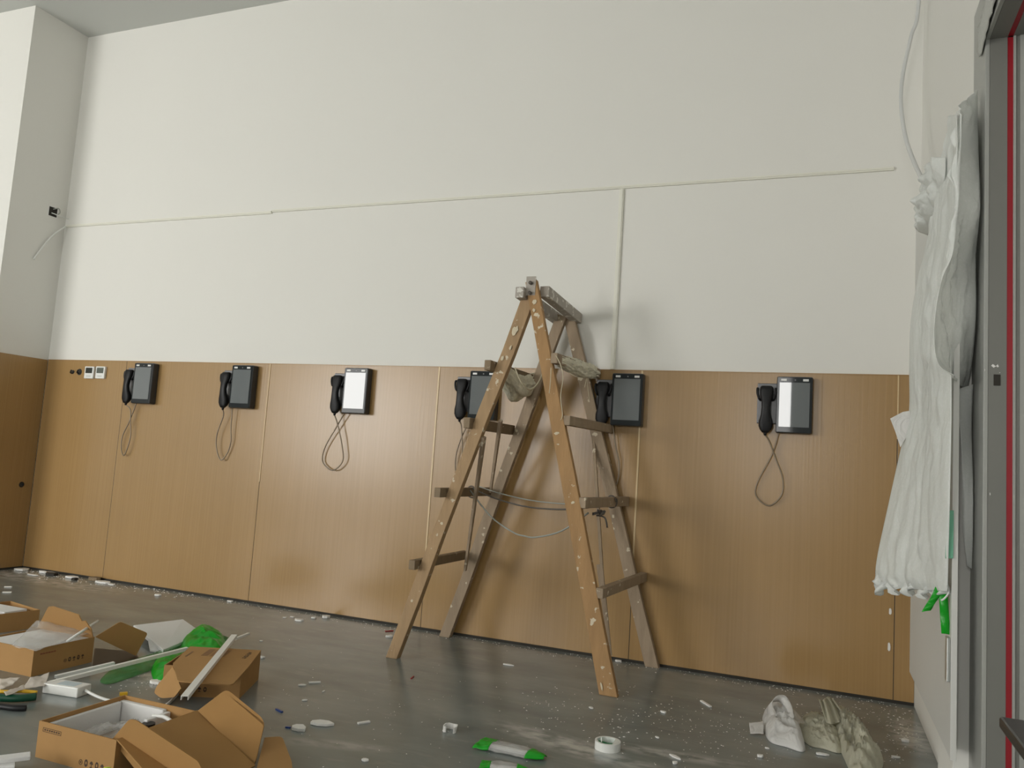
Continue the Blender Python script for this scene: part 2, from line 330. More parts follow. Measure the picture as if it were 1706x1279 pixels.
for px, r, lab in ((121.5, .014, 'small black cable hole with wire stub, farther from the thermostats'), (132.5, .023, 'larger black cable hole with wire stub, next to the thermostats')):
    c = wy(px, 619.5, -.01); t = thing('cable_hole', lab, 'cable hole', (c.x, -.0101, c.z-r)); A = At(t)
    A(disc((c.x, -.0101, c.z), r, (0, -1, 0), .0012), 'opening', DARK); A(MB().tube([(c.x-.005, -.011, c.z-.01), (c.x, -.03, c.z-.006), (c.x+.012, -.034, c.z+.012)], .0045), 'wire_stub', BLACK, smooth=True)
c = wx(36, 807, .011); t = thing('cable_hole', 'round black cable hole low on the darker pier board', 'cable hole', (.0101, c.y, c.z-.02)); A = At(t)
A(disc((.0101, c.y, c.z), .02, (1, 0, 0), .0015), 'opening', DARK); A(MB().tube([(.011, c.y, c.z), (.025, c.y-.003, c.z+.004), (.03, c.y-.006, c.z-.008)], .006), 'wire_stub', BLACK, smooth=True)

# ------------------------------------------------------------------ wall phones
def rring(cx, cy, z, wx_, dy, e=3.2, n=20):
    out = []
    for k in range(n):
        a = 2*math.pi*k/n; c, s_ = math.cos(a), math.sin(a)
        out.append((cx+wx_/2*math.copysign(abs(c)**(2/e), c), cy+dy/2*math.copysign(abs(s_)**(2/e), s_), z))
    return out
TW, TH = .167, .277                                                    # tablet size
def make_phone():
    """origin: on the board behind the tablet's lower left corner; local x right, z up"""
    t = thing('wall_phone', '', 'wall phone')
    MB().box((-.092, -.020, .045), (.02, 0, .245)).build('backplate', GREYPL, t, bevel=.004)
    h = MB(); X = -.047
    secs = [(-.002, .030, .020, -.052), (.012, .052, .030, -.050), (.030, .066, .042, -.048), (.055, .064, .044, -.050), (.085, .046, .034, -.060), (.12, .040, .030, -.064), (.155, .044, .032, -.060), (.18, .060, .042, -.052), (.205, .064, .044, -.048), (.222, .060, .038, -.048), (.229, .046, .026, -.048)]
    h.loft([rring(X, cy, z, w1, d1) for z, w1, d1, cy in secs]); hs = h.build('handset', BLACK, t, smooth=True)
    MB().tube([(X, -.05, .002), (X, -.05, -.016)], .010, 10, 0, .006).build('cord_boot', BLACK, hs, smooth=True)
    for s_ in (-1, 1):
        MB().tube([(X+s_*.043, -.018, .215), (X+s_*.043, -.045, .215), (X+s_*.042, -.05, .19), (X+s_*.033, -.05, .165), (X+s_*.028, -.022, .16)], .006, 8).build('cradle_hook', BLACK, t, smooth=True)
    b = MB().box((0, -.055, 0), (TW, -.0, TH)).build('tablet_body', CASE, t, bevel=.008)
    MB().box((.004, -.0575, .004), (TW-.004, -.0548, TH-.004)).build('bezel', BEZEL, b, bevel=.004)
    MB().box((.014, -.0584, .030), (TW-.014, -.0574, TH-.030)).build('screen', SCREEN, b)
    for x0 in (.020, TW-.046): MB().box((x0, -.0590, TH-.023), (x0+.026, -.0574, TH-.012)).build('lamp', LED, b, bevel=.002)
    disc((TW/2+.002, -.0575, TH-.0175), .0035, (0, -1, 0), .001).build('camera_lens', GREYPL, b)
    return t
def copy_tree(o, parent=None):
    c = o.copy(); COL.objects.link(c); c.parent = parent
    for ch in [x for x in bpy.data.objects if x.parent == o]: copy_tree(ch, c)
    return c
proto = make_phone()
PHONES = [
 ((224.5, 604), (0.3, 0), 'black phone terminal nearest the thermostats, its cord in a narrow twisted loop', [(212.4, 669), (217, 682), (217.5, 703), (217, 730), (207, 758), (202, 746), (204.6, 725), (215, 703), (227, 674)]),
 ((387, 607.5), (0.2, 0), 'black phone terminal with an open uncrossed cord loop, left of a joint strip', [(372, 674), (372, 693), (361.6, 723), (360.6, 746), (367.7, 766), (379, 754), (384.8, 734), (384.8, 713), (386.6, 682)]),
 ((574, 612), (0.0, 0), 'black phone terminal whose screen shines almost white with reflected daylight', [(559.5, 682), (562.6, 707), (569.8, 742), (570.8, 768), (554.4, 783), (538, 770), (541, 746), (559.5, 713), (573.5, 691)]),
 ((783, 617), (0.0, 0), 'black phone terminal partly hidden behind the left legs of the ladder', [(766.3, 693), (769, 713), (770, 767), (765, 790), (760, 790), (759, 764), (766.7, 734), (783, 699)]),
 ((1020, 621), (0.0, 0), 'black phone terminal just right of the ladder, cord vanishing behind its leg', [(1001, 704), (1001, 745), (1004, 790), (1012, 814), (1024, 812), (1030, 795), (1031, 770), (1026, 745), (1020.6, 711)]),
 ((1294.5, 626.5), (0.0, 0), 'black phone terminal alone on the wide plain board, screen half bright half dark', [(1278.5, 717), (1281, 734), (1292.7, 765), (1303.8, 796), (1301.8, 825), (1281, 842), (1260.5, 827), (1261.8, 804), (1286, 757.6), (1297.4, 724)]),
]
phone_set = [proto]+[copy_tree(proto) for _ in PHONES[1:]]
for i, ((px, py), rz, lab, cord) in enumerate(PHONES):
    o = phone_set[i]
    c = wy(px, py, -.068); o.location = (c.x, -.0105, c.z-TH)
    o['label'] = lab; o['group'] = 'phone terminals along the tan boards'
    m = MB(); n = len(cord); pts = []
    for j, (x, y) in enumerate(cord): pts.append(wy(x, y, -.050+.018*math.sin(math.pi*j/(n-1)) - (.006 if j < n/2 else -.006)))
    L = o.location; pts[0] = V((L.x-.047, -.0605, L.z-.014)); pts[-1] = V((pts[-1].x, pts[-1].y, L.z+.002))
    m.tube([p-L for p in pts], .0038, 8, 8).build('cord', STEEL, o, smooth=True)

# ------------------------------------------------------------------ the ladder
FLf, BLf, FRf, BRf = V((3.402, -.646, 0)), V((3.405, -.076, 0)), V((4.475, -.655, 0)), V((4.541, -.034, 0))
AF, AB = V((3.955, -.515, 1.80)), V((3.99, -.075, 1.80))
lad = thing('step_ladder', 'old paint-spattered wooden A-frame ladder standing against the tan boards', 'ladder', (3.95, -.35, 0)); A = At(lad)
UY = (0, 1, 0)
def leg(foot, top, wu, wv, wu2, wv2, m, lab):
    d = (top-foot).normalized(); mb = MB()
    n = 6; prev = None; rings = []; rr = random.Random(int(foot.x*1000))
    d0 = d; x = V((1, 0, 0)); x = (x-d*x.dot(d)).normalized(); y = d.cross(x)
    for i in range(n+1):
        t = i/n; p = foot+(top-foot)*t+V((rr.uniform(-.004, .004), rr.uniform(-.003, .003), 0))*(0 < i < n)
        a = (wu+(wu2-wu)*t)/2*rr.uniform(.95, 1.05); b = (wv+(wv2-wv)*t)/2
        ring = [p-x*a-y*b, p+x*a-y*b, p+x*a+y*b, p-x*a+y*b]
        if i == 0:
            ring = [q-d*(q.z/d.z) for q in ring]
        rings.append(ring)
    mb.loft(rings); return A(mb, 'leg', m, bevel=.003, label=lab)
leg(FLf, V((3.951, -.530, 1.812)), .058, .042, .066, .035, W_BR, 'front left leg')
leg(BLf, V((3.972, -.086, 1.785)), .058, .042, .058, .035, W_GR, 'back left leg')
leg(FRf, V((3.955, -.545, 1.865)), .076, .035, .060, .035, W_OR, 'orange brown front right leg')
leg(BRf, V((4.005, -.060, 1.78)), .066, .040, .060, .035, W_GR, 'back right leg')
A(MB().bar((3.915, -.60, 1.80), (3.93, -.03, 1.775), (1, 0, 0), .045, .055), 'top_rail', RAILM, bevel=.004)
A(MB().bar((4.015, -.52, 1.82), (4.04, -.02, 1.78), (1, 0, 0), .05, .055), 'top_rail', RAILM, bevel=.004)
for z in (1.80, 1.85): A(MB().tube([(3.962, -.585, z), (3.962, -.50, z)], .009, 10, 0), 'bolt', WIRE, smooth=True)
A(MB().box((3.935, -.568, 1.79), (3.985, -.563, 1.885)), 'metal_plate', RAILM, bevel=.001)
def on(leg0, leg1, py, left):                                           # point of a leg's axis seen at picture height py
    best = min((abs_err(leg0+(leg1-leg0)*t/400, py), t) for t in range(401)); return leg0+(leg1-leg0)*best[1]/400
def abs_err(p, py):
    d = p-CAM; return abs(IH/2-FPX*d.dot(U_)/d.dot(F_)-py)
lf1, lb1, rf1, rb1 = V((3.951, -.530, 1.812)), V((3.972, -.086, 1.785)), V((3.955, -.545, 1.865)), V((4.005, -.06, 1.78))
def rung(side, py, ext0, ext1, hh, lab, m=W_RG, dz=0):
    f0, f1, b0, b1 = (FLf, lf1, BLf, lb1) if side < 0 else (FRf, rf1, BRf, rb1)
    a = on(f0, f1, py, side); t = (a-f0).length/(f1-f0).length; b = b0+(b1-b0)*t; b.z = a.z+dz
    off = V((side*(.052), 0, 0)); d = (b-a).normalized()
    p, q = a+off-d*ext0, b+off+d*ext1
    if q.y > -.022: q = p+(q-p)*((-.022-p.y)/(q.y-p.y))
    o = A(MB().bar(p, q, (1, 0, 0), .034, hh), 'rung', m, bevel=.003); return p, q
rl = [rung(-1, 612, .07, .02, .05, '')]; rl += [rung(-1, 706, .06, .02, .052, ''), rung(-1, 822, .09, .02, .045, ''), rung(-1, 940, .07, .0, .045, '')]
rr_ = [rung(1, 598, .03, .05, .05, '', W_GR), rung(1, 700, .02, .05, .045, '', W_GR), rung(1, 836, .02, .05, .048, '', W_GR), rung(1, 984, .02, .05, .045, '', W_GR, .012)]
def on_side(px, py, side, off):                                         # point on a side's sloping plane, off metres outward
    f0, f1 = (FLf, lf1) if side < 0 else (FRf, rf1); b0 = BLf if side < 0 else BRf
    n = (f1-f0).cross(b0-f0).normalized(); n = n if n.x*side > 0 else -n
    o = f0+n*off; d = ray(px, py); return CAM+d*((o-CAM).dot(n)/d.dot(n))
for (a, b, s_, off, w_) in (((834, 700), (817, 820), -1, -.03, .022), ((806, 728), (775, 950), -1, -.035, .026), ((984, 655), (1008, 1027), 1, -.04, .020)):
    A(MB().bar(on_side(*a, s_, off), on_side(*b, s_, off), (0, 1, 0), w_, .018, w_*.6, .014), 'brace', W_GR, bevel=.002)
A(MB().bar(on_side(999, 940, 1, -.01), on_side(1017, 1092, 1, -.005), (0, 1, 0), .012, .03, .006, .015), 'splinter', W_GR)
def splash(f0, f1, py, wv, dx, w_, hh, seed):                           # dried paint on the near face of a leg
    c = on(f0, f1, py, 0); d = (f1-f0).normalized(); x = V((1, 0, 0)); x = (x-d*x.dot(d)).normalized(); y = d.cross(x); y = y if y.y < 0 else -y
    rs = random.Random(seed); c = c+y*(wv/2+.003)+x*dx
    A(MB().slab([c+x*w_/2*math.cos(a)*rs.uniform(.6, 1.1)+d*hh/2*math.sin(a)*rs.uniform(.6, 1.1) for a in [2*math.pi*k/14 for k in range(14)]], y, .0015), 'paint_splash', PAINT)
PAINT = mat('dried cream paint', (.66, .58, .42), .7, bump=.5, bscale=90)
A = At(lad)
for q_ in ((FLf, lf1, 553, .037, 0, .036, .06, 1), (FLf, lf1, 580, .038, .01, .012, .03, 2), (FLf, lf1, 600, .038, -.01, .018, .03, 3), (FLf, lf1, 872, .041, 0, .02, .015, 4),
           (FRf, rf1, 505, .035, 0, .026, .03, 5), (FRf, rf1, 518, .035, -.01, .016, .02, 6), (FRf, rf1, 838, .035, .005, .022, .016, 7), (FRf, rf1, 1140, .035, -.02, .012, .04, 8), (FRf, rf1, 722, .035, -.01, .03, .016, 9)): splash(*q_)
# rags wound on the top rungs
def rag(p, q, t0, t1, sag, rad, lab, seed):
    rs = random.Random(seed); rings = []; n = 40; seg = 48
    for i in range(n+1):
        t = i/n; c = p+(q-p)*(t0+(t1-t0)*t); c.z -= sag*math.sin(math.pi*t)**1.2; r = []
        for k in range(seg):
            a = 2*math.pi*k/seg; u_ = V((math.cos(a), math.sin(a), 0)); nn = noise.noise(V((t*2.2, 0, seed))+u_*1.6)*.35-abs(noise.noise(V((t*1.5, t*5, seed+5))+u_*4.5))*.7+.15
            R = rad*(1+nn)*(.75+.45*math.sin(math.pi*min(1, max(.06, t))))
            drop = sag*(.75*math.sin(math.pi*t)) if math.sin(a) < 0 else 0
            r.append((c.x+math.cos(a)*R*.8, c.y, c.z+math.sin(a)*R+drop*math.sin(a)*.3))
        rings.append(r)
    return single(MB().loft(rings), 'rag', CLOTH, lab, 'rag', smooth=True)
p, q = rl[0]; rag(p, q, .24, 1.12, .055, .050, 'grey rag sagging from the top left rung of the ladder', 3)
p, q = rr_[0]; rag(p, q, .10, .98, .006, .031, 'pale grey rag wound round the top right rung with loose strings', 8)
def strand(name, pts, y, r, m, lab, cat='string', group=None):
    ys = y if isinstance(y, (list, tuple)) else [y]*len(pts)
    return single(MB().tube([wy(a, b, yy) for (a, b), yy in zip(pts, ys)], r, 6, 6), name, m, lab, cat, group, smooth=True)
strand('loose_string', [(926, 592), (934, 608), (938, 630), (934, 660), (937, 690), (934, 700)], -.62, .0022, STRING, 'long pale string dangling just right of the orange ladder leg')
strand('loose_string', [(972, 600), (979, 620), (979, 640), (982, 666)], -.10, .002, STRING, 'short pale string dangling from the far end of the top right rung')
strand('loose_string', [(930, 594), (945, 618), (966, 628), (976, 612), (971, 604), (978, 622), (974, 645)], -.16, .0025, STRING, 'pale string looped loosely around the rag on the top right rung')
strand('loose_string', [(918, 612), (917, 635), (915, 655)], -.618, .0022, STRING, 'short pale string hanging in front of the orange ladder leg')
strand('loose_string', [(858, 612), (868, 636), (882, 649), (895, 640), (904, 622)], [-.66, -.62, -.55, -.45, -.36], .004, STRING, 'pale cord forming a V below the rag on the top left rung')
# wires tied between the two sides
def at_rung(pr, t, dx=0, dz=0): p, q = pr; c = p+(q-p)*t; return V((c.x+dx, c.y, c.z+dz))
a = at_rung(rl[2], .55, .02, .0); b = at_rung(rr_[2], .22, -.02, -.01)
def tie(sag, da, db, r, m, lab, e=0):
    P0, P1 = a+da, b+db; pts = [P0+(P1-P0)*t-V((0, 0, 4*sag*t*(1-t))) for t in (0, .2, .4, .5, .6, .8, 1)]
    single(MB().tube(pts, r, 6, 5), 'tie_wire', m, lab, 'wire', smooth=True)
tie(.045, V((.0, 0, .02)), V((0, 0, -.015)), .0042, WIRE, 'upper dark wire tied across the ladder between its legs')
tie(.03, V((.0, .05, .035)), V((0, .06, .0)), .0032, WIREG, 'thin pale wire tied across the ladder just above the dark one')
tie(.17, V((.0, -.02, .01)), V((0, .0, -.04)), .0042, WIREG, 'lower sagging grey wire tied across the ladder')
m = MB(); c = b+V((.05, .0, -.035)); rs = random.Random(4)
pts = [c+V((rs.uniform(-.03, .03), rs.uniform(-.02, .02), rs.uniform(-.016, .016))) for _ in range(16)]+[c+V((.03, 0, -.02)), c+V((.045, 0, -.065))]
single(m.tube(pts, .004, 6, 4), 'wire_knot', WIRE, 'tangled dark wire knot under the third right rung of the ladder', 'wire', smooth=True)
p = at_rung(rr_[2], .62); hh = .03; pts = [p+V((math.cos(k*math.pi/5)*.026, 0.012*k/5, math.sin(k*math.pi/5)*hh)) for k in range(12)]
single(MB().tube(pts, .0035, 6, 3), 'wire_loop', WIRE, 'dark wire loop wound round the third right rung of the ladder', 'wire', smooth=True)
p = at_rung(rl[2], .60); pts = [p+V((math.cos(k*math.pi/5)*.026, 0.012*k/5, math.sin(k*math.pi/5)*hh)) for k in range(12)]
single(MB().tube(pts, .0035, 6, 3), 'wire_loop', WIRE, 'dark wire loop wound round the third left rung of the ladder', 'wire', smooth=True)

# ------------------------------------------------------------------ right wall: doorway frame
XR = ROOM_R; y_in = -1.69
t = thing('door_frame', 'grey metal door frame with a red strip in the right wall', 'door frame', (XR, DOOR0, 0)); t['kind'] = 'structure'; t.name = 'door_1'; A = At(t)
HB = 2.245
A(MB().box((XR-.012, y_in, 0), (XR-.0005, DOOR0, DOORH)), 'casing', FRAME, bevel=.002)
A(MB().box((XR-.012, DOOR1, HB), (XR-.0005, y_in, DOORH)), 'head_casing', FRAME, bevel=.002)
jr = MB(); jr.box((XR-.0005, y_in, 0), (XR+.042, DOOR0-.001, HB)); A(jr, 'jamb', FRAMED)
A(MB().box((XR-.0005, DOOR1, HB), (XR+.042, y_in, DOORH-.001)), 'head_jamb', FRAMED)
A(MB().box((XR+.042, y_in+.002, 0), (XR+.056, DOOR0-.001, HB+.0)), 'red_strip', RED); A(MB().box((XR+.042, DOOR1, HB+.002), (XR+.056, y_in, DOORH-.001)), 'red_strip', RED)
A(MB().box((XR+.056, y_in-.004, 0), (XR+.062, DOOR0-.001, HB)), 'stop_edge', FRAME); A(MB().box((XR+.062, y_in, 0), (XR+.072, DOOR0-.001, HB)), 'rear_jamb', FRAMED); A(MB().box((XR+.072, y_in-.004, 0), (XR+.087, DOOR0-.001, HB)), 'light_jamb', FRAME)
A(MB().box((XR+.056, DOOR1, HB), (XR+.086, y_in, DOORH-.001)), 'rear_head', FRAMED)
c = wy(1661, 633, y_in); A(MB().box((c.x-.008, y_in-.002, c.z-.015), (c.x+.008, y_in-.0002, c.z+.015)), 'strike_hole', DARK)
for (px, py, dx, dz, r) in ((1662, 607, .03, .012, 0), (1650, 820, .004, .012, 0), (1641, 614, .002, .01, 0), (1666, 620, .003, .003, 0)):
    c = wy(px, py, y_in-.001); s_ = MB()
    s_.slab([c+V(((-.5+.1*k)*dx, 0, (.5*math.sin(k*1.3)+(-.5+.1*k))*dz*.6)) for k in range(6)]+[c+V(((.1-.1*k)*dx, 0, (-.3*math.sin(k*2)-.8+(-.05*k))*dz*.6)) for k in range(6)], (0, -1, 0), .0008); A(s_, 'plaster_smear', CHIP)
# door leaf beyond
o = struct(MB().box((XR+.088, -2.9, .01), (XR+.13, DOOR0-.02, HB-.01)), 'door_2', PANELW)
# torn plaster edge over the frame corner
m = MB(); rows = []
outer = [(1648, -40), (1643, 0), (1636, 30), (1631, 52), (1630, 90)]; inner = [(1664, -40), (1660, 0), (1648, 40), (1643, 62), (1634, 95)]
for o_, i_ in zip(spline([wx(*p, XR-.014) for p in outer], 4), spline([wx(*p, XR-.016) for p in inner], 4)):
    rows.append([o_+(i_-o_)*k/5+V((-.008*abs(noise.noise((o_+(i_-o_)*k/5)*60)), 0, 0)) for k in range(6)])
single(m.grid(rows), 'frame_film', mat('grey film', (.42, .43, .40), .35, bump=.5, bscale=40), 'crumpled grey film along the upper corner of the door frame', 'plastic film', smooth=True, solid=.002)

# ------------------------------------------------------------------ the white board wrapped in plastic film
PX = 5.645
bt, bf = wx(1594, 188, PX), wx(1515, 1119, PX)
BY0, BY1, BZ0, BZ1 = bt.y, bf.y, bf.z, bt.z
t = thing('wrapped_panel', 'pale board standing off the right wall, wrapped in milky plastic film', 'board', (PX, -1.5, BZ0)); A = At(t)
A(MB().box((PX, BY0, BZ0), (PX+.012, BY1, BZ1)), 'board', PANELW, bevel=.002)
A(MB().box((PX-.002, BY0-.004, BZ0), (PX+.013, BY0, BZ1+.004)), 'edge_profile', PANELW, bevel=.001)
for z in (.6, 1.6): A(MB().box((PX+.012, BY1-.5, z), (XR-.002, BY1-.45, z+.04)), 'bracket', GREYPL)
nx = wy(1589, 1100, -1.502).x
struct(MB().box((nx, -1.502, .0), (XR, -1.20, wy(1610, 225, -1.502).z)), 'trim_41', WHITE, bevel=.002)
c = wx(1575, 1055, PX-.004); c2 = wx(1575, 1128, PX-.004)
A(MB().box((PX-.009, BY0+.02, c2.z), (PX-.0005, BY0+.055, c.z)), 'hinge_bar', mat('silver', (.55, .57, .55), .3, metal=.6), bevel=.002)
def film(left, right, y_l, p_r, nrow, ncol, amp, seed, yr=None, name='plastic_film', m=FILM, lab='', solid=.0012, cr=.3):
    """left/right: picture polylines of equal length; left lies on plane y=y_l, right on plane x=p_r"""
    Ls = spline([wy(a, b, y_l[i] if isinstance(y_l, list) else y_l) for i, (a, b) in enumerate(left)], nrow)
    Rs = spline([wx(a, b, p_r[i] if isinstance(p_r, list) else p_r) for i, (a, b) in enumerate(right)], nrow); rows = []
    for i, (l, r) in enumerate(zip(Ls, Rs)):
        row = []
        for k in range(ncol+1):
            t_ = k/ncol; p = l+(r-l)*t_; e = math.sin(math.pi*t_)**.6
            f = noise.noise(V((t_*1.9+seed+p.z*.8, p.z*.9, seed)))+.6*(abs(noise.noise(V((t_*3.6+seed-p.z*1.8, p.z*1.9, 2))))-.2)+cr*abs(noise.noise(V((p.x*13+p.z*7, p.y*13, p.z*9))))+cr*.5*abs(noise.noise(V((p.x*40-p.z*18, p.y*40, p.z*26))))+.12*noise.noise(p*35)
            row.append(p+V((-1, -.25, 0))*amp*f*e)
        rows.append(row)
    return single(MB().grid(rows), name, m, lab, 'plastic film', smooth=True, solid=solid)
Lf = [(1586, 196), (1576, 240), (1566, 285), (1553, 340), (1545, 400), (1528, 470), (1517, 540), (1515, 620), (1514, 690), (1498, 760), (1478, 850), (1462, 925), (1459, 962), (1470, 978)]
Rf = [(1594, 190), (1595, 240), (1594, 285), (1592, 340), (1590, 400), (1586, 470), (1584, 540), (1585, 620), (1585, 690), (1584, 760), (1582, 850), (1580, 925), (1579, 968), (1578, 985)]
film(Lf, Rf, -1.25, PX-.012, 6, 60, .018, 1.0, cr=.9, lab='milky translucent film draped over the pale board, gathered at its lower hem')
# crumpled hem below the film
Lh = [(1459, 955), (1461, 972), (1476, 990)]; Rh = [(1579, 968), (1577, 984), (1560, 1000)]
rows = []; n = 60
for j in range(9):
    s_ = j/8; row = []
    for k in range(n+1):
        t_ = k/n; px = 1459+(1579-1459)*t_; py = 955+14*t_+s_*(26+9*noise.noise(V((t_*9, 0, 3)))+7*math.sin(t_*31)); p = wy(px, py, -1.26-.36*t_)
        row.append(p+V((-.03, -.02, 0))*(noise.noise(V((t_*20, s_*5, 1)))*.8+.4*math.sin(t_*60+s_*3))*s_)
    rows.append(row)
single(MB().grid(rows), 'film_hem', FILM, 'torn ruffled hem hanging at the bottom of the milky film', 'plastic film', smooth=True, solid=.0012)
Lg = [(1602, 190), (1601, 250), (1597, 340), (1588, 420), (1568, 470), (1556, 550), (1563, 605), (1590, 625)]
Rg = [(1628, 150), (1630, 250), (1633, 330), (1631, 370), (1626, 430), (1626, 520), (1620, 600), (1612, 650)]
film(Lg, Rg, -1.74, [XR-.02]*8, 8, 40, .022, 4.0, cr=1.6, lab='grey bunched film hanging between the pale board and the door frame')
Lg = [(1590, 650), (1600, 720), (1603, 800), (1604, 880), (1612, 940)]; Rg = [(1621, 640), (1619, 720), (1621, 800), (1621, 880), (1619, 948)]
film(Lg, Rg, -1.56, [XR-.015]*5, 6, 8, .006, 6.0, lab='narrow film tail on the right wall ending in a point beside the door frame')
Lg = [(1570, 262), (1543, 286), (1538, 316), (1527, 330), (1537, 350), (1531, 372)]; Rg = [(1575, 262), (1574, 295), (1568, 330), (1562, 350), (1554, 372), (1546, 392)]
film(Lg, Rg, -1.18, [PX-.02]*6, 8, 34, .022, 9.0, cr=2.2, lab='small crumpled film flap poking out beside the white hanging cable')
m = MB(); T = [(1483, 697), (1504, 686), (1516, 684), (1517, 715), (1500, 745), (1492, 720)]
single(m.slab([wy(a, b, -1.28) for a, b in T], (0, 1, 0), .001), 'film_scrap', BAG, 'small white film corner sticking out left of the milky film', 'plastic film')
# green edge tape
e = [(1581, 650), (1585, 800), (1584, 925)]
m = MB(); g0 = [wy(1576, 850, BY0-.01), wy(1589, 850, BY0-.01), wy(1588, 930, BY0-.01), wy(1575, 930, BY0-.01)]
single(m.slab(g0, (0, 1, 0), .002), 'edge_tape', mat('pale green tape', (.18, .50, .33), .35, alpha=.85), 'pale green tape on the near edge of the wrapped board', 'tape')
def ribbon(pts, w_, name, m_, lab, cat, ydir=(1, 0, .3), y=-1.60, z=None):
    P_ = spline([wy(a, b, y) for a, b in pts], 6); u = V(ydir).normalized()*w_/2; rows = []
    for i, p in enumerate(P_): rows.append([p-u, p+V((0, -.004*math.sin(i), 0)), p+u])
    return single(MB().grid(rows), name, m_, lab, cat, smooth=True, solid=.001)
ribbon([(1566, 976), (1559, 992), (1550, 1006), (1543, 1018)], .024, 'green_tape', GREEN, 'short bright green tape end angled down below the film hem', 'tape')
ribbon([(1570, 974), (1572, 1000), (1574, 1030), (1576, 1056)], .022, 'green_tape', GREEN, 'long bright green tape strip hanging straight below the film hem', 'tape', (1, 0, 0))
single(MB().tube([wy(a, b, -1.62) for a, b in ((1577, 928), (1578, 970), (1581, 985), (1574, 996), (1568, 1000))], .0025, 6), 'white_string', WHITEP, 'thin white cord curling beside the green tape', 'cord', smooth=True)
# right wall low vertical joint and loose skirting paper


# black table edge in the doorway corner
zt = .80; p0 = fl(1664, 1192, zt); tx0, ty1 = p0.x, p0.y
t = thing('side_table', 'black table corner jutting in front of the grey door frame', 'table', (tx0+.1, ty1-.25, 0)); A = At(t)
A(MB().box((tx0, ty1-.55, zt-.009), (tx0+.22, ty1, zt)), 'tabletop', mat('black table laminate', (.012, .013, .014), .3), bevel=.002)
for dx, dy in ((.03, -.03), (.18, -.03), (.03, -.52), (.18, -.52)):
    A(MB().box((tx0+dx-.0 if dx > .1 else tx0+.1, ty1+dy-.03, 0), (tx0+dx+.03 if dx > .1 else tx0+.13, ty1+dy, zt-.009)), 'leg', GREYPL)

# ------------------------------------------------------------------ cardboard boxes
TK = .004
def rounded(pts, r, k=4):                                              # planar polygon with rounded corners (radius per corner)
    out = []; n = len(pts); pts = [V(p) for p in pts]
    for i in range(n):
        a, b, c = pts[i-1], pts[i], pts[(i+1) % n]; rr = r[i] if isinstance(r, (list, tuple)) else r
        if rr <= 0: out.append(b); continue
        u, v = (a-b).normalized(), (c-b).normalized(); p, q = b+u*rr, b+v*rr
        for j in range(k+1): t_ = j/k; out.append(p*(1-t_)**2+b*2*t_*(1-t_)+q*t_*t_)
    return out
def tray(A, o, ex, ey, lx, ly, h, m=CARD, z0=0.0):                     # open tray, o = base corner
    o, ex, ey = V(o), V(ex), V(ey); ez = V((0, 0, 1))
    def hx(a, b, c, d, z1, z2): return [o+ex*x+ey*y+ez*z for z in (z1, z2) for x, y in ((a, c), (b, c), (b, d), (a, d))]
    b = MB(); b.hexa(hx(0, lx, 0, ly, z0, z0+TK)); b.hexa(hx(0, TK, 0, ly, z0+TK, h)); b.hexa(hx(lx-TK, lx, 0, ly, z0+TK, h)); b.hexa(hx(TK, lx-TK, 0, TK, z0+TK, h)); b.hexa(hx(TK, lx-TK, ly-TK, ly, z0+TK, h))
    return A(b, 'tray', m)
def flap(A, pts, name='flap', m=CARDIN, r=0.0, par=None):
    P_ = rounded(pts, r); n = (P_[1]-P_[0]).cross(P_[-1]-P_[0]); k = 1
    c = sum(P_, V())/len(P_); n = V()
    for i in range(len(P_)): n += (P_[i]-c).cross(P_[(i+1) % len(P_)]-c)
    n.normalize(); P_ = [CAM+(p-CAM)*((c-CAM).dot(n)/(p-CAM).dot(n)) for p in P_]      # flat card
    return A(MB().slab(P_, n, .0035), name, m, par)
def icons(A, o, ux, uz, n, out, par=None):                              # row of care symbols: ring, cup, umbrella shapes
    o, ux, uz, n_ = V(o), V(ux), V(uz), V(n)
    m = MB()
    def q(pts): m.slab([o+ux*a+uz*b for a, b in pts], n_, .0005)
    for i in range(out):
        x = i*.021
        if i == 0:
            N_ = 14
            for k in range(N_):
                a0, a1 = 2*math.pi*k/N_, 2*math.pi*(k+1)/N_; q([(x+.007*math.cos(a), .008+.007*math.sin(a)) if j else (x+.0055*math.cos(a), .008+.0055*math.sin(a)) for j, a in ((0, a0), (1, a0), (1, a1), (0, a1))])
            q([(x-.002, .006), (x+.002, .006), (x+.002, .0105), (x-.002, .0105)])
        elif i % 2:
            q([(x-.006, .004), (x-.002, 0), (x+.002, 0), (x+.006, .004), (x+.006, .013), (x+.003, .013), (x+.003, .006), (x-.003, .006), (x-.003, .013), (x-.006, .013)]); q([(x-.006, .013), (x+.006, .013), (x+.003, .018), (x-.003, .018)])
        else:
            q([(x-.007, .009), (x+.007, .009), (x+.004, .015), (x, .017), (x-.004, .015)]); q([(x-.001, .0), (x+.001, .0), (x+.001, .009), (x-.001, .009)]); q([(x-.005, 0), (x+.005, 0), (x+.005, .002), (x-.005, .002)])
    return A(m, 'printed_symbols', INK, par)

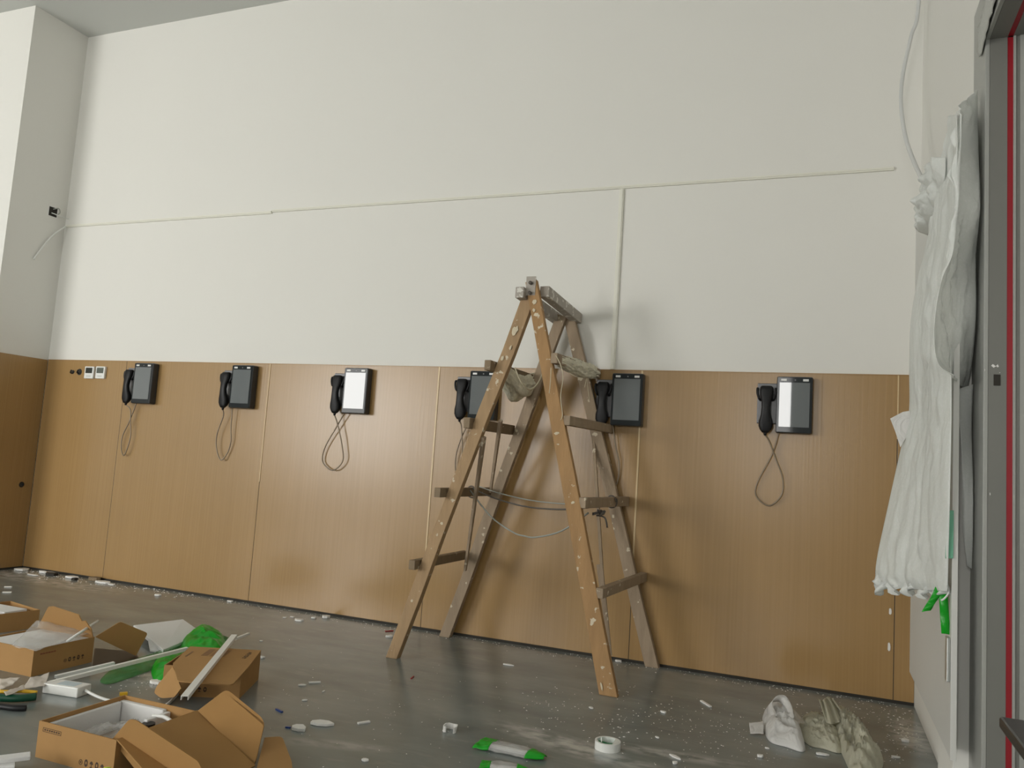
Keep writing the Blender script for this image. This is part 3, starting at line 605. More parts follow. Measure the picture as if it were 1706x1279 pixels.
# near box, lid swung open to the right
ex, ey, ez = V((1, 0, 0)), V((0, 1, 0)), V((0, 0, 1))
o = V((3.128, -2.318, 0)); lx, ly, h = .312, .317, .105
t = thing('cardboard_box', 'open brown cardboard box with white foam lining, lid swung wide open', 'cardboard box', o+V((lx/2, ly/2, 0))); A = At(t)
tr = tray(A, o, ex, ey, lx, ly, h)
H0, H1 = o+V((lx, 0, h)), o+V((lx, ly, h))
e1 = wy(425, 1277, H1.y); E1 = fl(425, 1276, .018); E0 = V((E1.x+.005, E1.y-ly, .012))
lid = flap(A, [H0, E0, E1, H1], 'lid', CARDIN)
nf = wy(378, 1148, H1.y+.03); nf2 = wy(440, 1198, H1.y+.035); 
flap(A, [H1+V((.004, .001, 0)), E1+V((-.004, .001, .0)), E1+V((.0, .004, .02)), nf2+V((.003, 0, -.02)), nf2, nf], 'side_flap', CARDIN, [0, 0, .01, .01, .02, .02], lid)
q = [wy(a, b, H0.y+.02) for a, b in ((186, 1232), (215, 1198), (226, 1199), (330, 1268), (345, 1300), (240, 1300))]
flap(A, q, 'side_flap', CARDIN, [0, .008, .01, .01, 0, 0], lid)
q = [E1+V((.001, 0, .001)), V((E1.x+.05, E1.y-.0, .03)), V((E1.x+.085, E1.y-.06, .03)), V((E1.x+.085, E1.y-.24, .02)), E0+V((.001, 0, .001))]
q = [fl(428, 1278, .02), fl(441, 1228, .045), fl(470, 1226, .04), fl(486, 1268, .02), fl(492, 1330, .01), fl(430, 1330, .01)]
flap(A, q, 'tuck_flap', CARD, [0, .006, .02, .02, .01, 0], lid)
icons(A, o+V((.185, -.0003, .012)), ex, ez*1.1, (0, -1, 0), 5, tr)
m = MB(); b0 = o+V((.02, -.0003, .078))
for a, b in (((0, 0), (.075, .0012)), ((0, .0108), (.075, .012)), ((0, 0), (.0012, .012)), ((.074, 0), (.075, .012))): m.box((b0.x+a[0], b0.y-.0005, b0.z+a[1]), (b0.x+b[0], b0.y, b0.z+b[1]))
for i in range(7): m.box((b0.x+.006+i*.0095, b0.y-.0005, b0.z+.004), (b0.x+.012+i*.0095, b0.y, b0.z+.0082))
A(m, 'printed_label', INK, tr)
fo = MB(); z1 = h-.012
fo.box((o.x+TK+.001, o.y+ly-TK-.020, TK+.001), (o.x+lx*.62, o.y+ly-TK-.001, z1)); single(fo, 'foam_sheet', FOAM, 'white foam sheet lining the far side of the near open box', 'foam sheet', bevel=.003)
fo = MB().box((o.x+TK+.001, o.y+.006, TK+.001), (o.x+TK+.016, o.y+ly-TK-.024, z1)); single(fo, 'foam_sheet', FOAM, 'white foam sheet lining the left side of the near open box', 'foam sheet', bevel=.003)
fo = MB().box((o.x+lx*.62+.002, o.y+ly-TK-.10, TK+.001), (o.x+lx*.62+.017, o.y+ly-TK-.001, z1-.006)); single(fo, 'foam_sheet', FOAM, 'short white foam strip standing across the near open box', 'foam sheet', bevel=.003)

def heap(poly, hmax, m, seed, name, lab, cat, z0=.0015, rings=22, seg=110, fold=.55, group=None, wgt=.35, center=None, freq=22):
    P_ = [V(p) for p in poly]; n = len(P_); B_ = []
    for i in range(n):
        p0, p1, p2, p3 = P_[i-1], P_[i], P_[(i+1) % n], P_[(i+2) % n]
        for j in range(seg//n+1):
            t_ = j/(seg//n+1); B_.append(0.5*((2*p1)+(p2-p0)*t_+(2*p0-5*p1+4*p2-p3)*t_*t_+(3*p1-p0-3*p2+p3)*t_**3))
    c = center or sum(B_, V())/len(B_); R = []
    for i in range(rings+1):
        s_ = 1-i/rings; s2 = max(s_, .02); r = []
        for b in B_:
            p = c+(b-c)*s2; k = (1-s2**3)**.7
            f = 1-abs(noise.noise(V((p.x*freq, p.y*freq, seed))))*2*fold-abs(noise.noise(V((p.x*freq*2.6, p.y*freq*2.6, seed+3))))*fold
            r.append((p.x, p.y, z0+max(.0015, hmax*k*max(.12, f))))
        R.append(r)
    base = [(b.x, b.y, z0) for b in B_]
    return single(MB().loft([base]+R), name, m, lab, cat, group, smooth=True)
heap([o+V((.03, .02, .0)), o+V((.2, .02, 0)), o+V((.3, .06, 0)), o+V((.29, .19, 0)), o+V((.19, .2, 0)), o+V((.16, .28, 0)), o+V((.05, .27, 0))], .085, CLEAR, 5, 'plastic_bag', 'clear crumpled plastic bag stuffed inside the near open box', 'plastic bag', z0=TK+.002, fold=.35, freq=11)
p = o+V((.22, .21, TK+.001)); single(disc(p+V((0, 0, .03)), .02, (0, 0, 1), .045), 'plug_head', BLACK, 'small black plug lying in the near open box', 'plug')
m = MB(); m.tube([o+V((.19, .255, .085)), o+V((.23, .26, .088)), o+V((.27, .25, .085))], .006, 8); single(m, 'white_tube', WHITEP, 'short white tube lying across the near open box', 'tube', smooth=True)

# left box with padding heaped above its rim
o2 = V((2.085, -1.772, 0)); t = thing('cardboard_box', 'open cardboard box full of white foam and clear film, printed side in shade', 'cardboard box', o2+V((.155, .145, 0))); A = At(t)
tr = tray(A, o2, ex, ey, .312, .285, .106)
c0 = o2+V((.312, .0, 0)); icons(A, c0+V((.0003, .15, .026)), ey, ez, (1, 0, 0), 5, tr)
m = MB(); [m.box((c0.x+.0003, c0.y+.03+i*.012, .080), (c0.x+.0008, c0.y+.04+i*.012, .085)) for i in range(6)]; A(m, 'printed_label', mat('faded red print', (.25, .08, .04), .8), tr)
Y1 = o2.y+.285
q = [wy(a, b, Y1+.0-(1064-b)*.0012) for a, b in ((62, 1046), (80, 1011), (88, 1010), (131, 1024), (136, 1035), (142, 1034), (152, 1048), (155, 1064))]
flap(A, [q[0]]+q[1:6]+q[6:], 'lid', CARD, [0, .006, .006, .006, 0, .004, 0, 0])
P1, P4 = V((o2.x+.314, Y1, .107)), fl(226, 1092, .004); P2, P3 = wy(200, 1035, Y1+.08), wy(246, 1054, P4.y+.03)
flap(A, [P1, P4, P3, P2], 'side_flap', CARDIN, [0, .004, .012, .01])
single(MB().slab([fl(154, 1109, .001), fl(158, 1080, .001), fl(222, 1086, .001), fl(236, 1100, .001), fl(200, 1107, .001)], ez, .002), 'flap_shade', BLACK, 'flat black patch put in as the dark shade under the flap beside the foam-filled box', 'painted shade')  # flat black slab stands in for the deep shade below the flap
fo = MB().box((o2.x+.01, o2.y+.008, .05), (o2.x+.302, o2.y+.277, .1015)); single(fo, 'foam_block', FOAM, 'white foam block filling the box in the shade', 'foam block', bevel=.004)
rows = []
ca, cb, cc, cd_ = fl(20, 1075, .112), fl(60, 1033, .155), fl(160, 1052, .118), fl(60, 1084, .112)
for i in range(16):
    s_ = i/15; row = []
    for j in range(24):
        t_ = j/23; p = (ca*(1-t_)+cd_*t_)*(1-s_)+(cb*(1-t_)+cc*t_)*s_
        p = p+V((0, 0, .008*noise.noise(p*14)+.004*noise.noise(p*40))); p.z = max(p.z, .104); row.append(p)
    rows.append(row)
single(MB().grid(rows), 'film_sheet', CLEAR, 'clear film sheet spilling over the box full of white foam', 'plastic film', smooth=True, solid=.0008)
m = MB().tube([fl(112, 1068, .115), fl(163, 1034, .16)], .006, 8, 0); single(m, 'white_tube', WHITEP, 'thin white tube leaning out of the box full of foam', 'tube', smooth=True)

# third box, lid closed, white trunking lying on it
K = V((3.13, -1.30, 0)); d1 = V((-.914, -.406, 0)); d2 = V((.406, -.914, 0))
o3 = K+d1*.295; t = thing('cardboard_box', 'brown cardboard box with loosely closed printed lid beside the green wrapping', 'cardboard box', o3); A = At(t)
tr = tray(A, o3, -d1, d2, .295, .275, .112)
LH = .1155; b0 = o3+ez*LH; b1 = K+ez*LH
l0, l1 = fl(387, 1142, LH), fl(296, 1136, LH)
c1, c0 = fl(414, 1112, LH), fl(288, 1106, LH)
lid = A(MB().slab(rounded([b0, c0, l1, l0, c1, b1], [0, .006, .02, .02, .01, 0]), (0, 0, 1), .004), 'lid', CARD)
q = [fl(289, 1110, .112), fl(262, 1143, .045), fl(258, 1154, .03), fl(270, 1163, .015), fl(292, 1161, .02), fl(303, 1146, .06), fl(300, 1138, .10)]
flap(A, q, 'side_flap', CARD, [0, .01, .01, .012, .01, 0, 0])
# lid print
def lidp(u, v): return b1+d1*.295*u+d2*.275*v+ez*.0045
m = MB()
for i in range(9):
    for j in range(3):
        u0 = .38+j*.11; m.slab([lidp(u0, .12+i*.045), lidp(u0+.09, .12+i*.045), lidp(u0+.09, .14+i*.045), lidp(u0, .14+i*.045)], (0, 0, 1), .0004)
A(m, 'printed_table', mat('faint print', (.22, .12, .06), .8), lid)
icons(A, lidp(.13, .20), d2, -d1, (0, 0, 1), 5, lid)
m = MB(); m.slab([lidp(.85, .3), lidp(.875, .3), lidp(.875, .6), lidp(.85, .6)], (0, 0, 1), .0004); A(m, 'printed_label', mat('faint print', (.22, .12, .06), .8), lid)
icons(A, o3-d1*.10+d2*.2754+V((0, 0, .02)), -d1, ez, d2, 4, tr)
# fourth box cut by the frame
o4 = fl(23, 1050, 0); o4 = V((o4.x-.30, o4.y-.03, 0)); tt = thing('cardboard_box', 'cardboard box cut off by the picture edge behind the foam-filled box', 'cardboard box', o4); A = At(tt)
tray(A, o4, V((.97, -.2, 0)), V((.2, .97, 0)), .30, .2, .088)
single(MB().box((o4.x+.03, o4.y+.0, .02), (o4.x+.26, o4.y+.12, .086)), 'foam_block', FOAM, 'white foam block inside the box cut off by the picture edge', 'foam block', bevel=.003)

# white foam board lying behind
q = [fl(222, 1041, .05), fl(305, 1031, .05), fl(338, 1054, .03), fl(272, 1082, .03)]
single(MB().slab(q, (0, 0, -1), .018), 'foam_board', FOAM, 'large flat white foam board lying behind the green wrapping', 'foam board', bevel=.003)
q = [fl(247, 1066, .035), fl(262, 1070, .03), fl(268, 1084, .012), fl(250, 1082, .01)]
single(MB().slab(q, (0, 0, -1), .01), 'foam_scrap', FOAM, 'small white foam scrap between the shaded flap and the foam board', 'foam scrap', bevel=.003)
a, b, c, d = fl(-40, 1262, .05), fl(51, 1251, .05), fl(51, 1259, .05), fl(-40, 1270, .05)
single(MB().slab([a, b, c, d], (0, 0, -1), .012).slab([a-ez*.0121, fl(25, 1255, .0379), fl(25, 1275, .0379), d-ez*.0121], (0, 0, -1), .0375), 'foam_board', FOAM, 'white foam lid at the bottom left corner beside the near box', 'foam board', bevel=.002)

# green wrapping
heap([fl(a, b) for a, b in ((322, 1058), (345, 1055), (362, 1062), (378, 1076), (370, 1100), (335, 1105), (310, 1100), (300, 1078))], .085, GREEN, 11, 'green_bag', 'bright green crumpled plastic bag bulging behind the lidded box', 'plastic bag', fold=.22, freq=9)
heap([fl(a, b) for a, b in ((262, 1100), (300, 1088), (318, 1100), (300, 1120), (285, 1137), (262, 1138), (252, 1120))], .04, GREEN, 13, 'green_bag', 'lower bright green crumpled bag left of the lidded box', 'plastic bag', fold=.25, freq=12)
heap([fl(a, b) for a, b in ((168, 1132), (200, 1108), (262, 1088), (312, 1066), (322, 1082), (262, 1112), (215, 1130), (180, 1140))], .022, GREENT, 17, 'green_sleeve', 'transparent green plastic sleeve stretched under the white trunking', 'plastic sleeve', fold=.3, freq=16)
heap([fl(a, b) for a, b in ((355, 1064), (378, 1066), (385, 1072), (372, 1086), (355, 1082))], .035, GREENT, 19, 'green_sleeve', 'small transparent green sleeve end beside the bulging green bag', 'plastic sleeve', fold=.4, freq=30)

# trunking lengths on the floor
def channel(p, q, w_, hh, name, lab, up=(0, 0, 1), flip=False, group=None):
    p, q = V(p), V(q); d = (q-p).normalized(); up = V(up); s_ = d.cross(up).normalized(); up = s_.cross(d); tt = .0022; m = MB()
    def hx(a0, a1, z0, z1): m.hexa([c+s_*x+up*z for c in (p, q) for x, z in ((a0, z0), (a1, z0), (a1, z1), (a0, z1))])
    hx(-w_/2, w_/2, hh-tt, hh); hx(-w_/2, -w_/2+tt, 0, hh-tt); hx(w_/2-tt, w_/2, 0, hh-tt)
    return single(m, name, WHITEP, lab, 'trunking offcut', group)
channel(fl(78, 1142, .022), fl(312, 1083, .055), .016, .014, 'trunking_offcut', 'long white trunking offcut lying over the green sleeve, nearer of the pair')
channel(fl(92, 1130, .010), fl(190, 1107, .030), .016, .012, 'trunking_offcut', 'shorter white trunking offcut lying close behind the long one')
channel(fl(307, 1166, .124), fl(390, 1062, .134), .024, .014, 'trunking_offcut', 'white channel trunking resting diagonally across the lidded box')
channel(fl(391, 1066, .09), fl(414, 1057, .085), .012, .009, 'trunking_offcut', 'small white trunking bit poking out past the upper end of the diagonal channel')

# power adapter with cord
p0 = fl(128, 1163); ax = (fl(150, 1155)-p0).normalized(); ay = (fl(66, 1149)-p0).normalized(); ay = (ay-ax*ay.dot(ax)).normalized()
t = thing('power_adapter', 'white box-shaped power adapter with a cord leading under the near box', 'power adapter', p0); A = At(t)
W1, L1, hh = .07, .155, .036; P_ = [p0, p0+ax*W1, p0+ax*W1+ay*L1, p0+ay*L1]
A(MB().hexa([*P_, *[x+ez*hh for x in P_]]), 'housing', WHITEP, bevel=.004)
m = MB(); c = p0+ay*.03+ax*.012+ez*(hh+.0001); m.slab([c, c+ax*.046, c+ax*.046+ay*.075, c+ay*.075], ez, .0006); A(m, 'label_sticker', mat('pale blue sticker', (.55, .66, .72), .4))
A(MB().tube([p0+ax*W1*.5-ay*.004+ez*.02, fl(160, 1159, .018), fl(180, 1166, .01), fl(205, 1171, .006), fl(232, 1178, .006), fl(262, 1180, .006), fl(281, 1171, .006), fl(296, 1156, .006), fl(302, 1150, .006)], .0052, 8), 'cord', WHITEP, smooth=True)

# papers and pliers
def sheet(poly, zs, name, m_, lab, cat, amp=.006, seed=1):
    a, b, c, d = [fl(x, y, z) for (x, y), z in zip(poly, zs)]; rows = []
    for i in range(14):
        s_ = i/13; row = []
        for j in range(18):
            t_ = j/17; p = (a*(1-t_)+b*t_)*(1-s_)+(d*(1-t_)+c*t_)*s_; p = p+ez*amp*(noise.noise(V((p.x*25, p.y*25, seed)))+.5*noise.noise(V((p.x*60, p.y*60, seed)))); p.z = max(p.z, .004); row.append(p)
        rows.append(row)
    return single(MB().grid(rows), name, m_, lab, cat, smooth=True, solid=.0008)
PAPER = mat('creased pale film', (.66, .60, .53), .5, alpha=.9, bump=.3, bscale=30)
sheet([(50, 1130), (82, 1120), (76, 1142), (36, 1148)], [.045, .055, .03, .025], 'paper_scrap', PAPER, 'crinkled pale paper scrap standing against the adapter', 'paper scrap')
sheet([(0, 1130), (34, 1128), (22, 1140), (0, 1150)], [.02, .03, .02, .02], 'paper_scrap', PAPER, 'crinkled pale paper scrap at the left picture edge under the foam-filled box', 'paper scrap', seed=4)
sheet([(6, 1152), (40, 1141), (42, 1147), (10, 1160)], [.04, .04, .035, .035], 'film_strip', PAPER, 'twisted pale strip lying over the pliers', 'paper scrap', seed=6)
t = thing('pliers', 'pliers with dark green and yellow grips lying at the left picture edge', 'pliers', fl(30, 1168)); A = At(t)
def grip(pts, r, m_, name, sx=1): A(MB().tube([fl(a, b, z) for a, b, z in pts], r, 10, 6), name, m_, smooth=True)
grip([(-30, 1160, .02), (0, 1162, .018), (30, 1163, .016), (60, 1160, .016)], .0135, DGREEN, 'grip')
grip([(-20, 1150, .030), (10, 1152, .030), (35, 1151, .029), (62, 1153, .024)], .006, YEL, 'grip_inlay')
grip([(-30, 1172, .012), (0, 1176, .0115), (25, 1179, .011), (44, 1179, .0105)], .0105, BLACK, 'lower_grip')
grip([(-70, 1158, .018), (-30, 1162, .017)], .012, GREYPL, 'jaw')

# lime cap and yellow bit
c = fl(178, 1283, .085); t = thing('bottle', 'small bottle with a lime cap at the bottom edge by the near box', 'bottle', (c.x, c.y, 0)); A = At(t)
m = MB(); prof = [(0, .016), (.055, .016), (.062, .010), (.066, .010)]
c.z = 0
def lathe(c, prof, n=20): return MB().loft([[(c.x+r*math.cos(2*math.pi*k/n), c.y+r*math.sin(2*math.pi*k/n), c.z+z) for k in range(n)] for z, r in prof])
A(lathe(c, prof), 'body', WHITEP, smooth=True); A(lathe(c, [(.0665, .0115), (.088, .0115), (.091, .010)]), 'cap', LIME, smooth=True)

# tape roll holding a green offcut
c = fl(1012, 1247); t = thing('tape_roll', 'white tape roll lying flat on the floor with green film inside', 'tape roll', c); A = At(t)
n = 32; R0, R1, hh = .045, .037, .028; m = MB()
rg = lambda r, z: [(c.x+r*math.cos(2*math.pi*k/n), c.y+r*math.sin(2*math.pi*k/n), z) for k in range(n)]
m.loft([rg(R0, 0), rg(R0, hh), rg(R1, hh), rg(R1, .002), rg(R0, 0)], cap=False); A(m, 'ring', WHITEP)
A(MB().slab([(c.x+(R1-.001)*math.cos(a), c.y+(R1-.001)*math.sin(a), .012+.006*math.cos(a*2)) for a in [2*math.pi*k/24 for k in range(24)]], ez, .002), 'green_liner', mat('green liner', (.02, .22, .07), .5))
A(MB().slab([(c.x+R1*math.cos(a), c.y+R1*math.sin(a), hh-.001) for a in [-.9+1.9*k/12 for k in range(13)]], ez, .0015), 'lid_piece', WHITEP)
single(MB().tube([fl(1002, 1236, .02), fl(1002, 1228, .035)], .0025, 6, 0), 'plastic_sliver', WHITEP, 'tiny white sliver standing at the rim of the tape roll', 'plastic sliver')
c = fl(749, 1218); pts = [(c.x+.024*math.cos(a), c.y+.026*math.sin(a), .009+.002*math.sin(3*a)) for a in [-.6+5.0*k/12 for k in range(13)]]
m = MB(); m.loft([[ (x, y, z-.008), (x+.004*math.cos(i), y+.003, z-.008), (x+.003, y+.003, z+.012), (x, y, z+.012)] for i, (x, y, z) in enumerate(pts)]); single(m, 'curled_strip', CHIP, 'white plastic strip curled into an open ring on the bare floor', 'plastic strip')

# green-white packets at the lower edge
def packet(P0, P1, w_, lab, seed):
    P0, P1 = V(P0), V(P1); d = (P1-P0).normalized(); s_ = d.cross(ez).normalized(); L_ = (P1-P0).length
    t = thing('packet', lab, 'packet', P0); A = At(t)
    def seg(t0, t1, m_, name, w0, w1, w2=None):
        rows = []
        for i in range(13):
            tt = t0+(t1-t0)*i/12; ww = w0+(w1-w0)*i/12; row = []
            for j in range(17):
                v = j/16*2-1; p = P0+d*L_*tt+s_*ww*v/2; z = .003+.020*(1-v*v)**.5*(.5+.5*math.sin(math.pi*tt))+.004*(noise.noise(V((p.x*40, p.y*40, seed)))+.5)
                row.append((p.x, p.y, max(.0025, z)))
            rows.append(row)
        A(MB().grid(rows), name, m_, smooth=True, solid=.001)
    seg(0, .22, GREEN, 'green_end', w_*1.25, w_*.95); seg(.22, .76, CLEAR, 'clear_middle', w_*.95, w_*.8); seg(.76, 1, GREEN, 'green_end', w_*.9, w_*.3)
    A(MB().bar(P0+d*L_*.2+s_*w_*.2+ez*.012, P0+d*L_*.8+s_*w_*.1+ez*.012, s_, .018, .012), 'insert', CHIP, bevel=.004)
packet(fl(800, 1240), fl(908, 1266), .095, 'green and white plastic packet with clear middle, lying wholly visible on the floor', 2)
packet(fl(800, 1279), fl(880, 1288), .075, 'green and white plastic packet cut by the lower picture edge', 5)

# white bag and cream film heap on the right
heap([fl(a, b) for a, b in ((1270, 1198), (1281, 1182), (1300, 1180), (1325, 1198), (1336, 1225), (1340, 1252), (1310, 1245), (1280, 1233))], .075, BAG, 21, 'plastic_bag', 'stuffed white plastic bag with a looped handle near the wall', 'plastic bag', fold=.25, freq=14)
m = MB(); hp = [fl(1290, 1196, .05), fl(1282, 1176, .07), fl(1290, 1164, .095), fl(1304, 1164, .095), fl(1314, 1180, .075), fl(1318, 1200, .05)]
rows = []; P_ = spline([V(p) for p in hp], 6)
for i, p in enumerate(P_): rows.append([p+V((-.010, 0, -.016)), p+V((.0, -.010, 0)), p+V((.010, -.002, .014))])
single(MB().grid(rows), 'bag_handle', BAG, 'upright looped handle of torn white film above the stuffed bag', 'plastic film', smooth=True, solid=.0012)
sheet([(1300, 1166), (1312, 1170), (1345, 1205), (1318, 1206)], [.085, .08, .04, .05], 'film_sheet', CLEAR, 'clear film strip stretched between the white bag and the cream heap', 'plastic film', .004, 3)
sheet([(1248, 1204), (1272, 1200), (1272, 1222), (1250, 1222)], [.02, .03, .01, .004], 'paper_scrap', BAG, 'grey white scrap tucked under the left side of the stuffed bag', 'paper scrap', .003, 3)
heap([fl(a, b) for a, b in ((1325, 1212), (1350, 1192), (1378, 1202), (1400, 1225), (1402, 1254), (1372, 1248), (1345, 1240))], .055, CREAMF, 23, 'crumpled_film', 'cream crumpled film bunched between the white bag and the tall film', 'plastic film', fold=.5, freq=17)
heap([fl(a, b) for a, b in ((1370, 1186), (1385, 1180), (1412, 1196), (1440, 1222), (1462, 1252), (1472, 1272), (1455, 1305), (1425, 1300), (1405, 1262), (1388, 1225))], .085, CREAMF, 27, 'crumpled_film', 'large cream crumpled film sprawled on the floor toward the door', 'plastic film', fold=.5, freq=15)
rows = []
for i in range(12):
    s_ = i/11; row = []
    for j in range(20):
        t_ = j/19; px = 1363+26*t_+s_*(14+18*t_); py = 1163+s_*40+3*math.sin(t_*7); z = .10*(1-s_*.45)+.006*math.sin(t_*22+s_*4); p = fl(px, py, z); row.append(p+V((0, .012*noise.noise(V((t_*9, s_*3, 2))), 0)))
    rows.append(row)
single(MB().grid(rows), 'film_tuft', CREAMF, 'upright tuft of cream film at the back of the crumpled heap', 'plastic film', smooth=True, solid=.0015)

# ------------------------------------------------------------------ offcuts, chips and dust
def chip(px, py, l, w_, ang, hh, m_=CHIP, seed=0):
    rs = random.Random(seed*31+int(px)); c = fl(px, py); d = V((math.cos(ang), math.sin(ang), 0)); s_ = V((-d.y, d.x, 0)); k = 7; hh *= .65
    pts = [c+d*l/2*math.cos(2*math.pi*i/k)*rs.uniform(.75, 1.1)+s_*w_/2*math.sin(2*math.pi*i/k)*rs.uniform(.75, 1.1)+ez*rs.uniform(.0, .0015) for i in range(k)]
    return MB().slab(pts, ez, hh)
def bar_bit(px, py, px2, py2, w_, hh):
    a, b = fl(px, py), fl(px2, py2); return MB().bar(a+ez*hh/2, b+ez*hh/2, ez, hh, w_)
for a in (((7, 978), (20, 978), 'pale short strip offcut on the left floor, farther of two'), ((4, 987), (19, 987), 'pale short strip offcut on the left floor, nearer of two'),
          ((514, 1138), (534, 1137), 'thin white strip offcut lying level on the open floor'), ((596, 1206), (616, 1203), 'white strip offcut lying alone below the ladder shadow'),
          ((1168, 1168), (1184, 1178), 'white strip offcut lying slanted amid the plaster dust')):
    single(bar_bit(*a[0], *a[1], .012, .006), 'strip_offcut', CHIP, a[2], 'plastic offcut', bevel=.001)
for px, py, l, w_, ang, hh, lab in (
    (263, 992, .05, .035, .2, .014, 'rounded white foam chip alone before the second board joint'), (499, 1034, .07, .035, .1, .014, 'long white foam chip on the floor near the wall'),
    (523, 1030, .035, .03, .3, .012, 'small pale square chip beside the folded white scrap'), (543, 1029, .06, .045, .2, .020, 'folded white scrap by the wall left of the ladder'),
    (487, 1028, .03, .016, 0, .006, 'thin white chip closest behind the long foam chip'), (474, 1029, .028, .014, .5, .006, 'thin white chip left of the long foam chip'),
    (649, 1061, .045, .03, .8, .014, 'crumpled white scrap beside the front left ladder foot'), (846, 1108, .06, .02, .0, .008, 'flat white chip between the ladder feet'),
    (503, 1142, .04, .018, .7, .008, 'curled white chip touching the level thin strip'), (539, 1152, .008, .03, .2, .005, 'tiny upright white sliver below the level thin strip'),
    (508, 1167, .026, .012, .8, .006, 'tiny white chip below the curled one'), (535, 1207, .09, .05, .3, .014, 'torn white paper twist on the open floor'),
    (498, 1215, .07, .05, -.3, .016, 'crumpled white scrap beside a blue bit of wire'), (608, 1267, .028, .022, 0, .008, 'small white crumb near the bottom edge below the open floor'),
    (1125, 1262, .055, .018, -.6, .008, 'pointed white chip right of the tape roll'), (1124, 1272, .018, .02, 0, .01, 'white crumb under the pointed chip'), (1030, 1102, .04, .02, .1, .012, 'white chip at the wall behind the orange ladder leg'),
    (985, 1180, .03, .018, -.7, .006, 'white chip left of the orange ladder foot'), (1095, 1229, .02, .014, -.6, .006, 'small white chip midway between roll and bag'), (1105, 1187, .03, .018, -.2, .010, 'white chip in the row of dust right of the ladder'),
    (1266, 1261, .022, .022, 0, .012, 'white crumb below the stuffed white bag'), (1370, 1258, .05, .02, .2, .010, 'white chip directly under the cream heap'), (1492, 1262, .035, .016, .1, .008, 'white chip right of the sprawling cream film'),
    (1508, 1235, .035, .03, .2, .012, 'white chip in the plaster dust by the right wall'), (1433, 1206, .02, .02, .5, .014, 'white crumb behind the cream film heap'), (1278, 1247, .02, .012, -.5, .006, 'white flake just below the bag edge'),
    (435, 1068, .022, .018, 0, .006, 'white crumb right of the trunking bit past the lidded box'), (434, 1096, .04, .025, .3, .012, 'white scrap right of the lidded box'), (260, 1138, .06, .045, .3, .016, 'torn white scrap beside the lower green bag'),
    (383, 1002, .05, .025, .1, .010, 'white chip at the wall before the second joint')):
    single(chip(px, py, l, w_, ang, hh, seed=3), 'plaster_chip', CHIP, lab, 'chip', 'white chips scattered on the floor', bevel=.001)
single(bar_bit(460, 1182, 470, 1187, .008, .005), 'wire_offcut', BLUE, 'dark blue wire bit right of the near box', 'wire offcut')
single(bar_bit(476, 1212, 484, 1213, .008, .005), 'wire_offcut', BLUE, 'dark blue wire bit touching the crumpled white scrap', 'wire offcut')
single(bar_bit(642, 1052, 655, 1051, .008, .005), 'wire_offcut', RED, 'dark red wire bit behind the front left ladder foot', 'wire offcut')
single(bar_bit(685, 1131, 689, 1127, .006, .004), 'wire_offcut', RED, 'tiny dark red bit on the floor between the left ladder feet', 'wire offcut')
single(bar_bit(199, 1158, 212, 1157, .014, .01), 'plastic_bit', YEL, 'small yellow plastic bit right of the adapter cord', 'plastic offcut')
# rubble in the left corner
for i, (px, py, l, w_, ang, hh, m_, lab) in enumerate(((85, 955, .16, .05, 0, .010, CHIP, 'pale plaster lump row nearest the corner'), (36, 950, .12, .08, .3, .02, CHIP, 'pale plaster lump in the very corner'), (55, 958, .12, .04, 0, .008, CHIP, 'flat pale plaster flake beside the corner'),
    (72, 954, .09, .03, -.1, .02, CHIP, 'upright pale plaster shard by the wall'), (86, 958, .10, .07, .4, .025, DARK, 'dark rubble clump left of the white one'), (120, 963, .10, .06, .2, .02, CHIP, 'white rubble clump halfway to the first joint'), (124, 966, .05, .05, .2, .02, DARK, 'dark crumb on the white rubble clump'),
    (158, 967, .09, .06, .2, .035, W_RG, 'brown wood scrap at the foot of the first joint'), (172, 971, .15, .06, .05, .018, CHIP, 'broken white plaster heap at the first joint'), (186, 974, .08, .03, 0, .010, CHIP, 'thin white plaster slat right of the broken heap'))):
    single(chip(px, py, l, w_, ang, hh, m_, seed=i), 'rubble_piece', m_, lab, 'rubble', 'rubble along the left corner', bevel=.002)
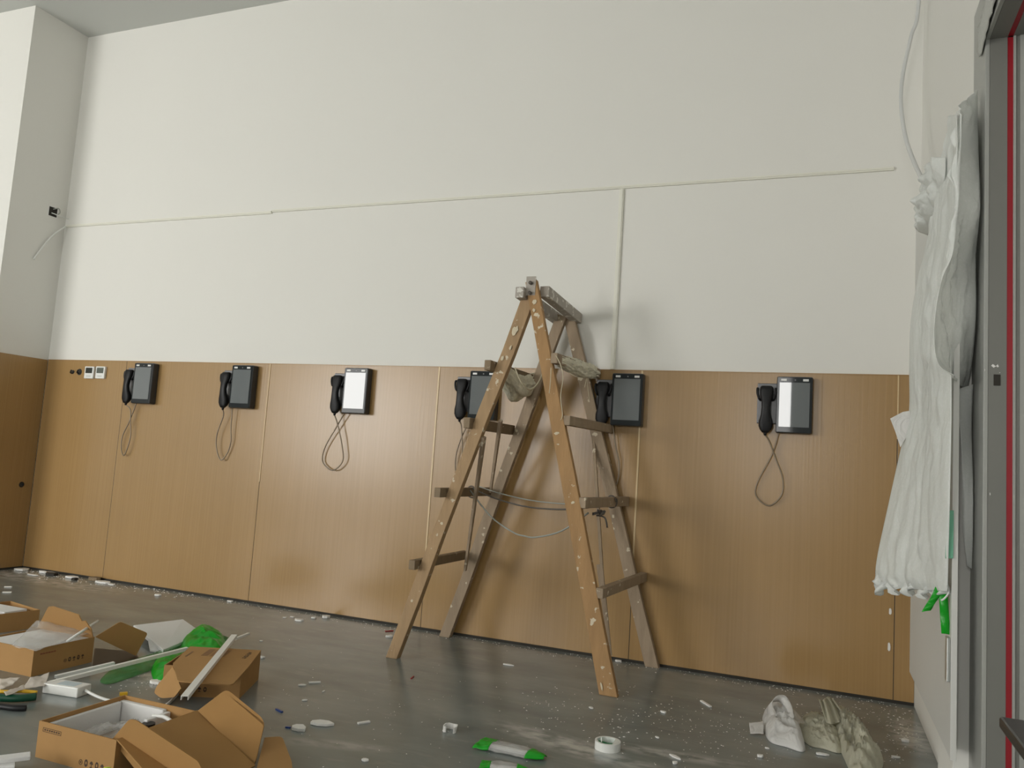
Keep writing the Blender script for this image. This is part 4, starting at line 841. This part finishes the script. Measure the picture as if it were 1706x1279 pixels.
# wall paste specks on the last board
for px, py, l, lab in ((1483, 1018, .03, 'small white paste speck on the last wide board, upper of two'), (1481, 1077, .04, 'small white paste speck on the last wide board, lower of two')):
    c = wy(px, py, -.0105); pts = [(c.x+.006*math.cos(2*math.pi*k/8)*(1+.3*math.sin(k*3)), -.0105, c.z+l/2*math.sin(2*math.pi*k/8)) for k in range(8)]
    single(MB().slab(pts, (0, -1, 0), .004), 'paste_speck', CHIP, lab, 'paste speck')
# dust: uncountable specks
m = MB(); rs = random.Random(11)
def speck(px, py, s_):
    c = fl(px, py)
    if c.y > -.02 or c.x > XR-.02 or c.x < .02: return
    a = rs.uniform(0, 6.3); d = V((math.cos(a), math.sin(a), 0))*s_; e_ = V((-d.y, d.x, 0))*rs.uniform(.3, .8); hh = s_*.5
    m.add([c+d+ez*.0004, c+e_+ez*.0004, c-d+ez*.0004, c-e_+ez*.0004, c+ez*hh], [(0, 1, 4), (1, 2, 4), (2, 3, 4), (3, 0, 4)])
for (cx, cy, sx_, sy_, n, s0, s1) in ((1150, 1205, 95, 20, 150, .001, .0045), (1250, 1240, 90, 22, 130, .001, .004), (1500, 1220, 22, 28, 140, .0015, .006), (930, 1175, 40, 25, 60, .002, .005), (1040, 1190, 40, 30, 60, .002, .006), (1440, 1185, 60, 12, 80, .002, .006), (560, 1150, 160, 70, 60, .0015, .004), (240, 1140, 40, 12, 40, .002, .005), (700, 1200, 160, 60, 60, .0015, .004)):
    for _ in range(n): speck(rs.gauss(cx, sx_), min(1300, rs.gauss(cy, sy_)), rs.uniform(s0, s1))
for _ in range(900):
    x = rs.uniform(.05, XR-.05); y = -.02-abs(rs.gauss(0, .05)); s_ = rs.uniform(.002, .008) if x < 1.6 else rs.uniform(.0015, .005)
    if x > 1.6 and rs.random() < .35: continue
    if x < 1.2: y *= 1.8
    c = V((x, y, 0)); a = rs.uniform(0, 6.3); d = V((math.cos(a), math.sin(a), 0))*s_; e_ = V((-d.y, d.x, 0))*.6
    m.add([c+d+ez*.0004, c+e_+ez*.0004, c-d+ez*.0004, c-e_+ez*.0004, c+ez*s_*.6], [(0, 1, 4), (1, 2, 4), (2, 3, 4), (3, 0, 4)])
o = m.build('dust_specks', CHIP); o['kind'] = 'stuff'; o['label'] = 'white plaster dust specks scattered over the grey floor'; o['category'] = 'dust'
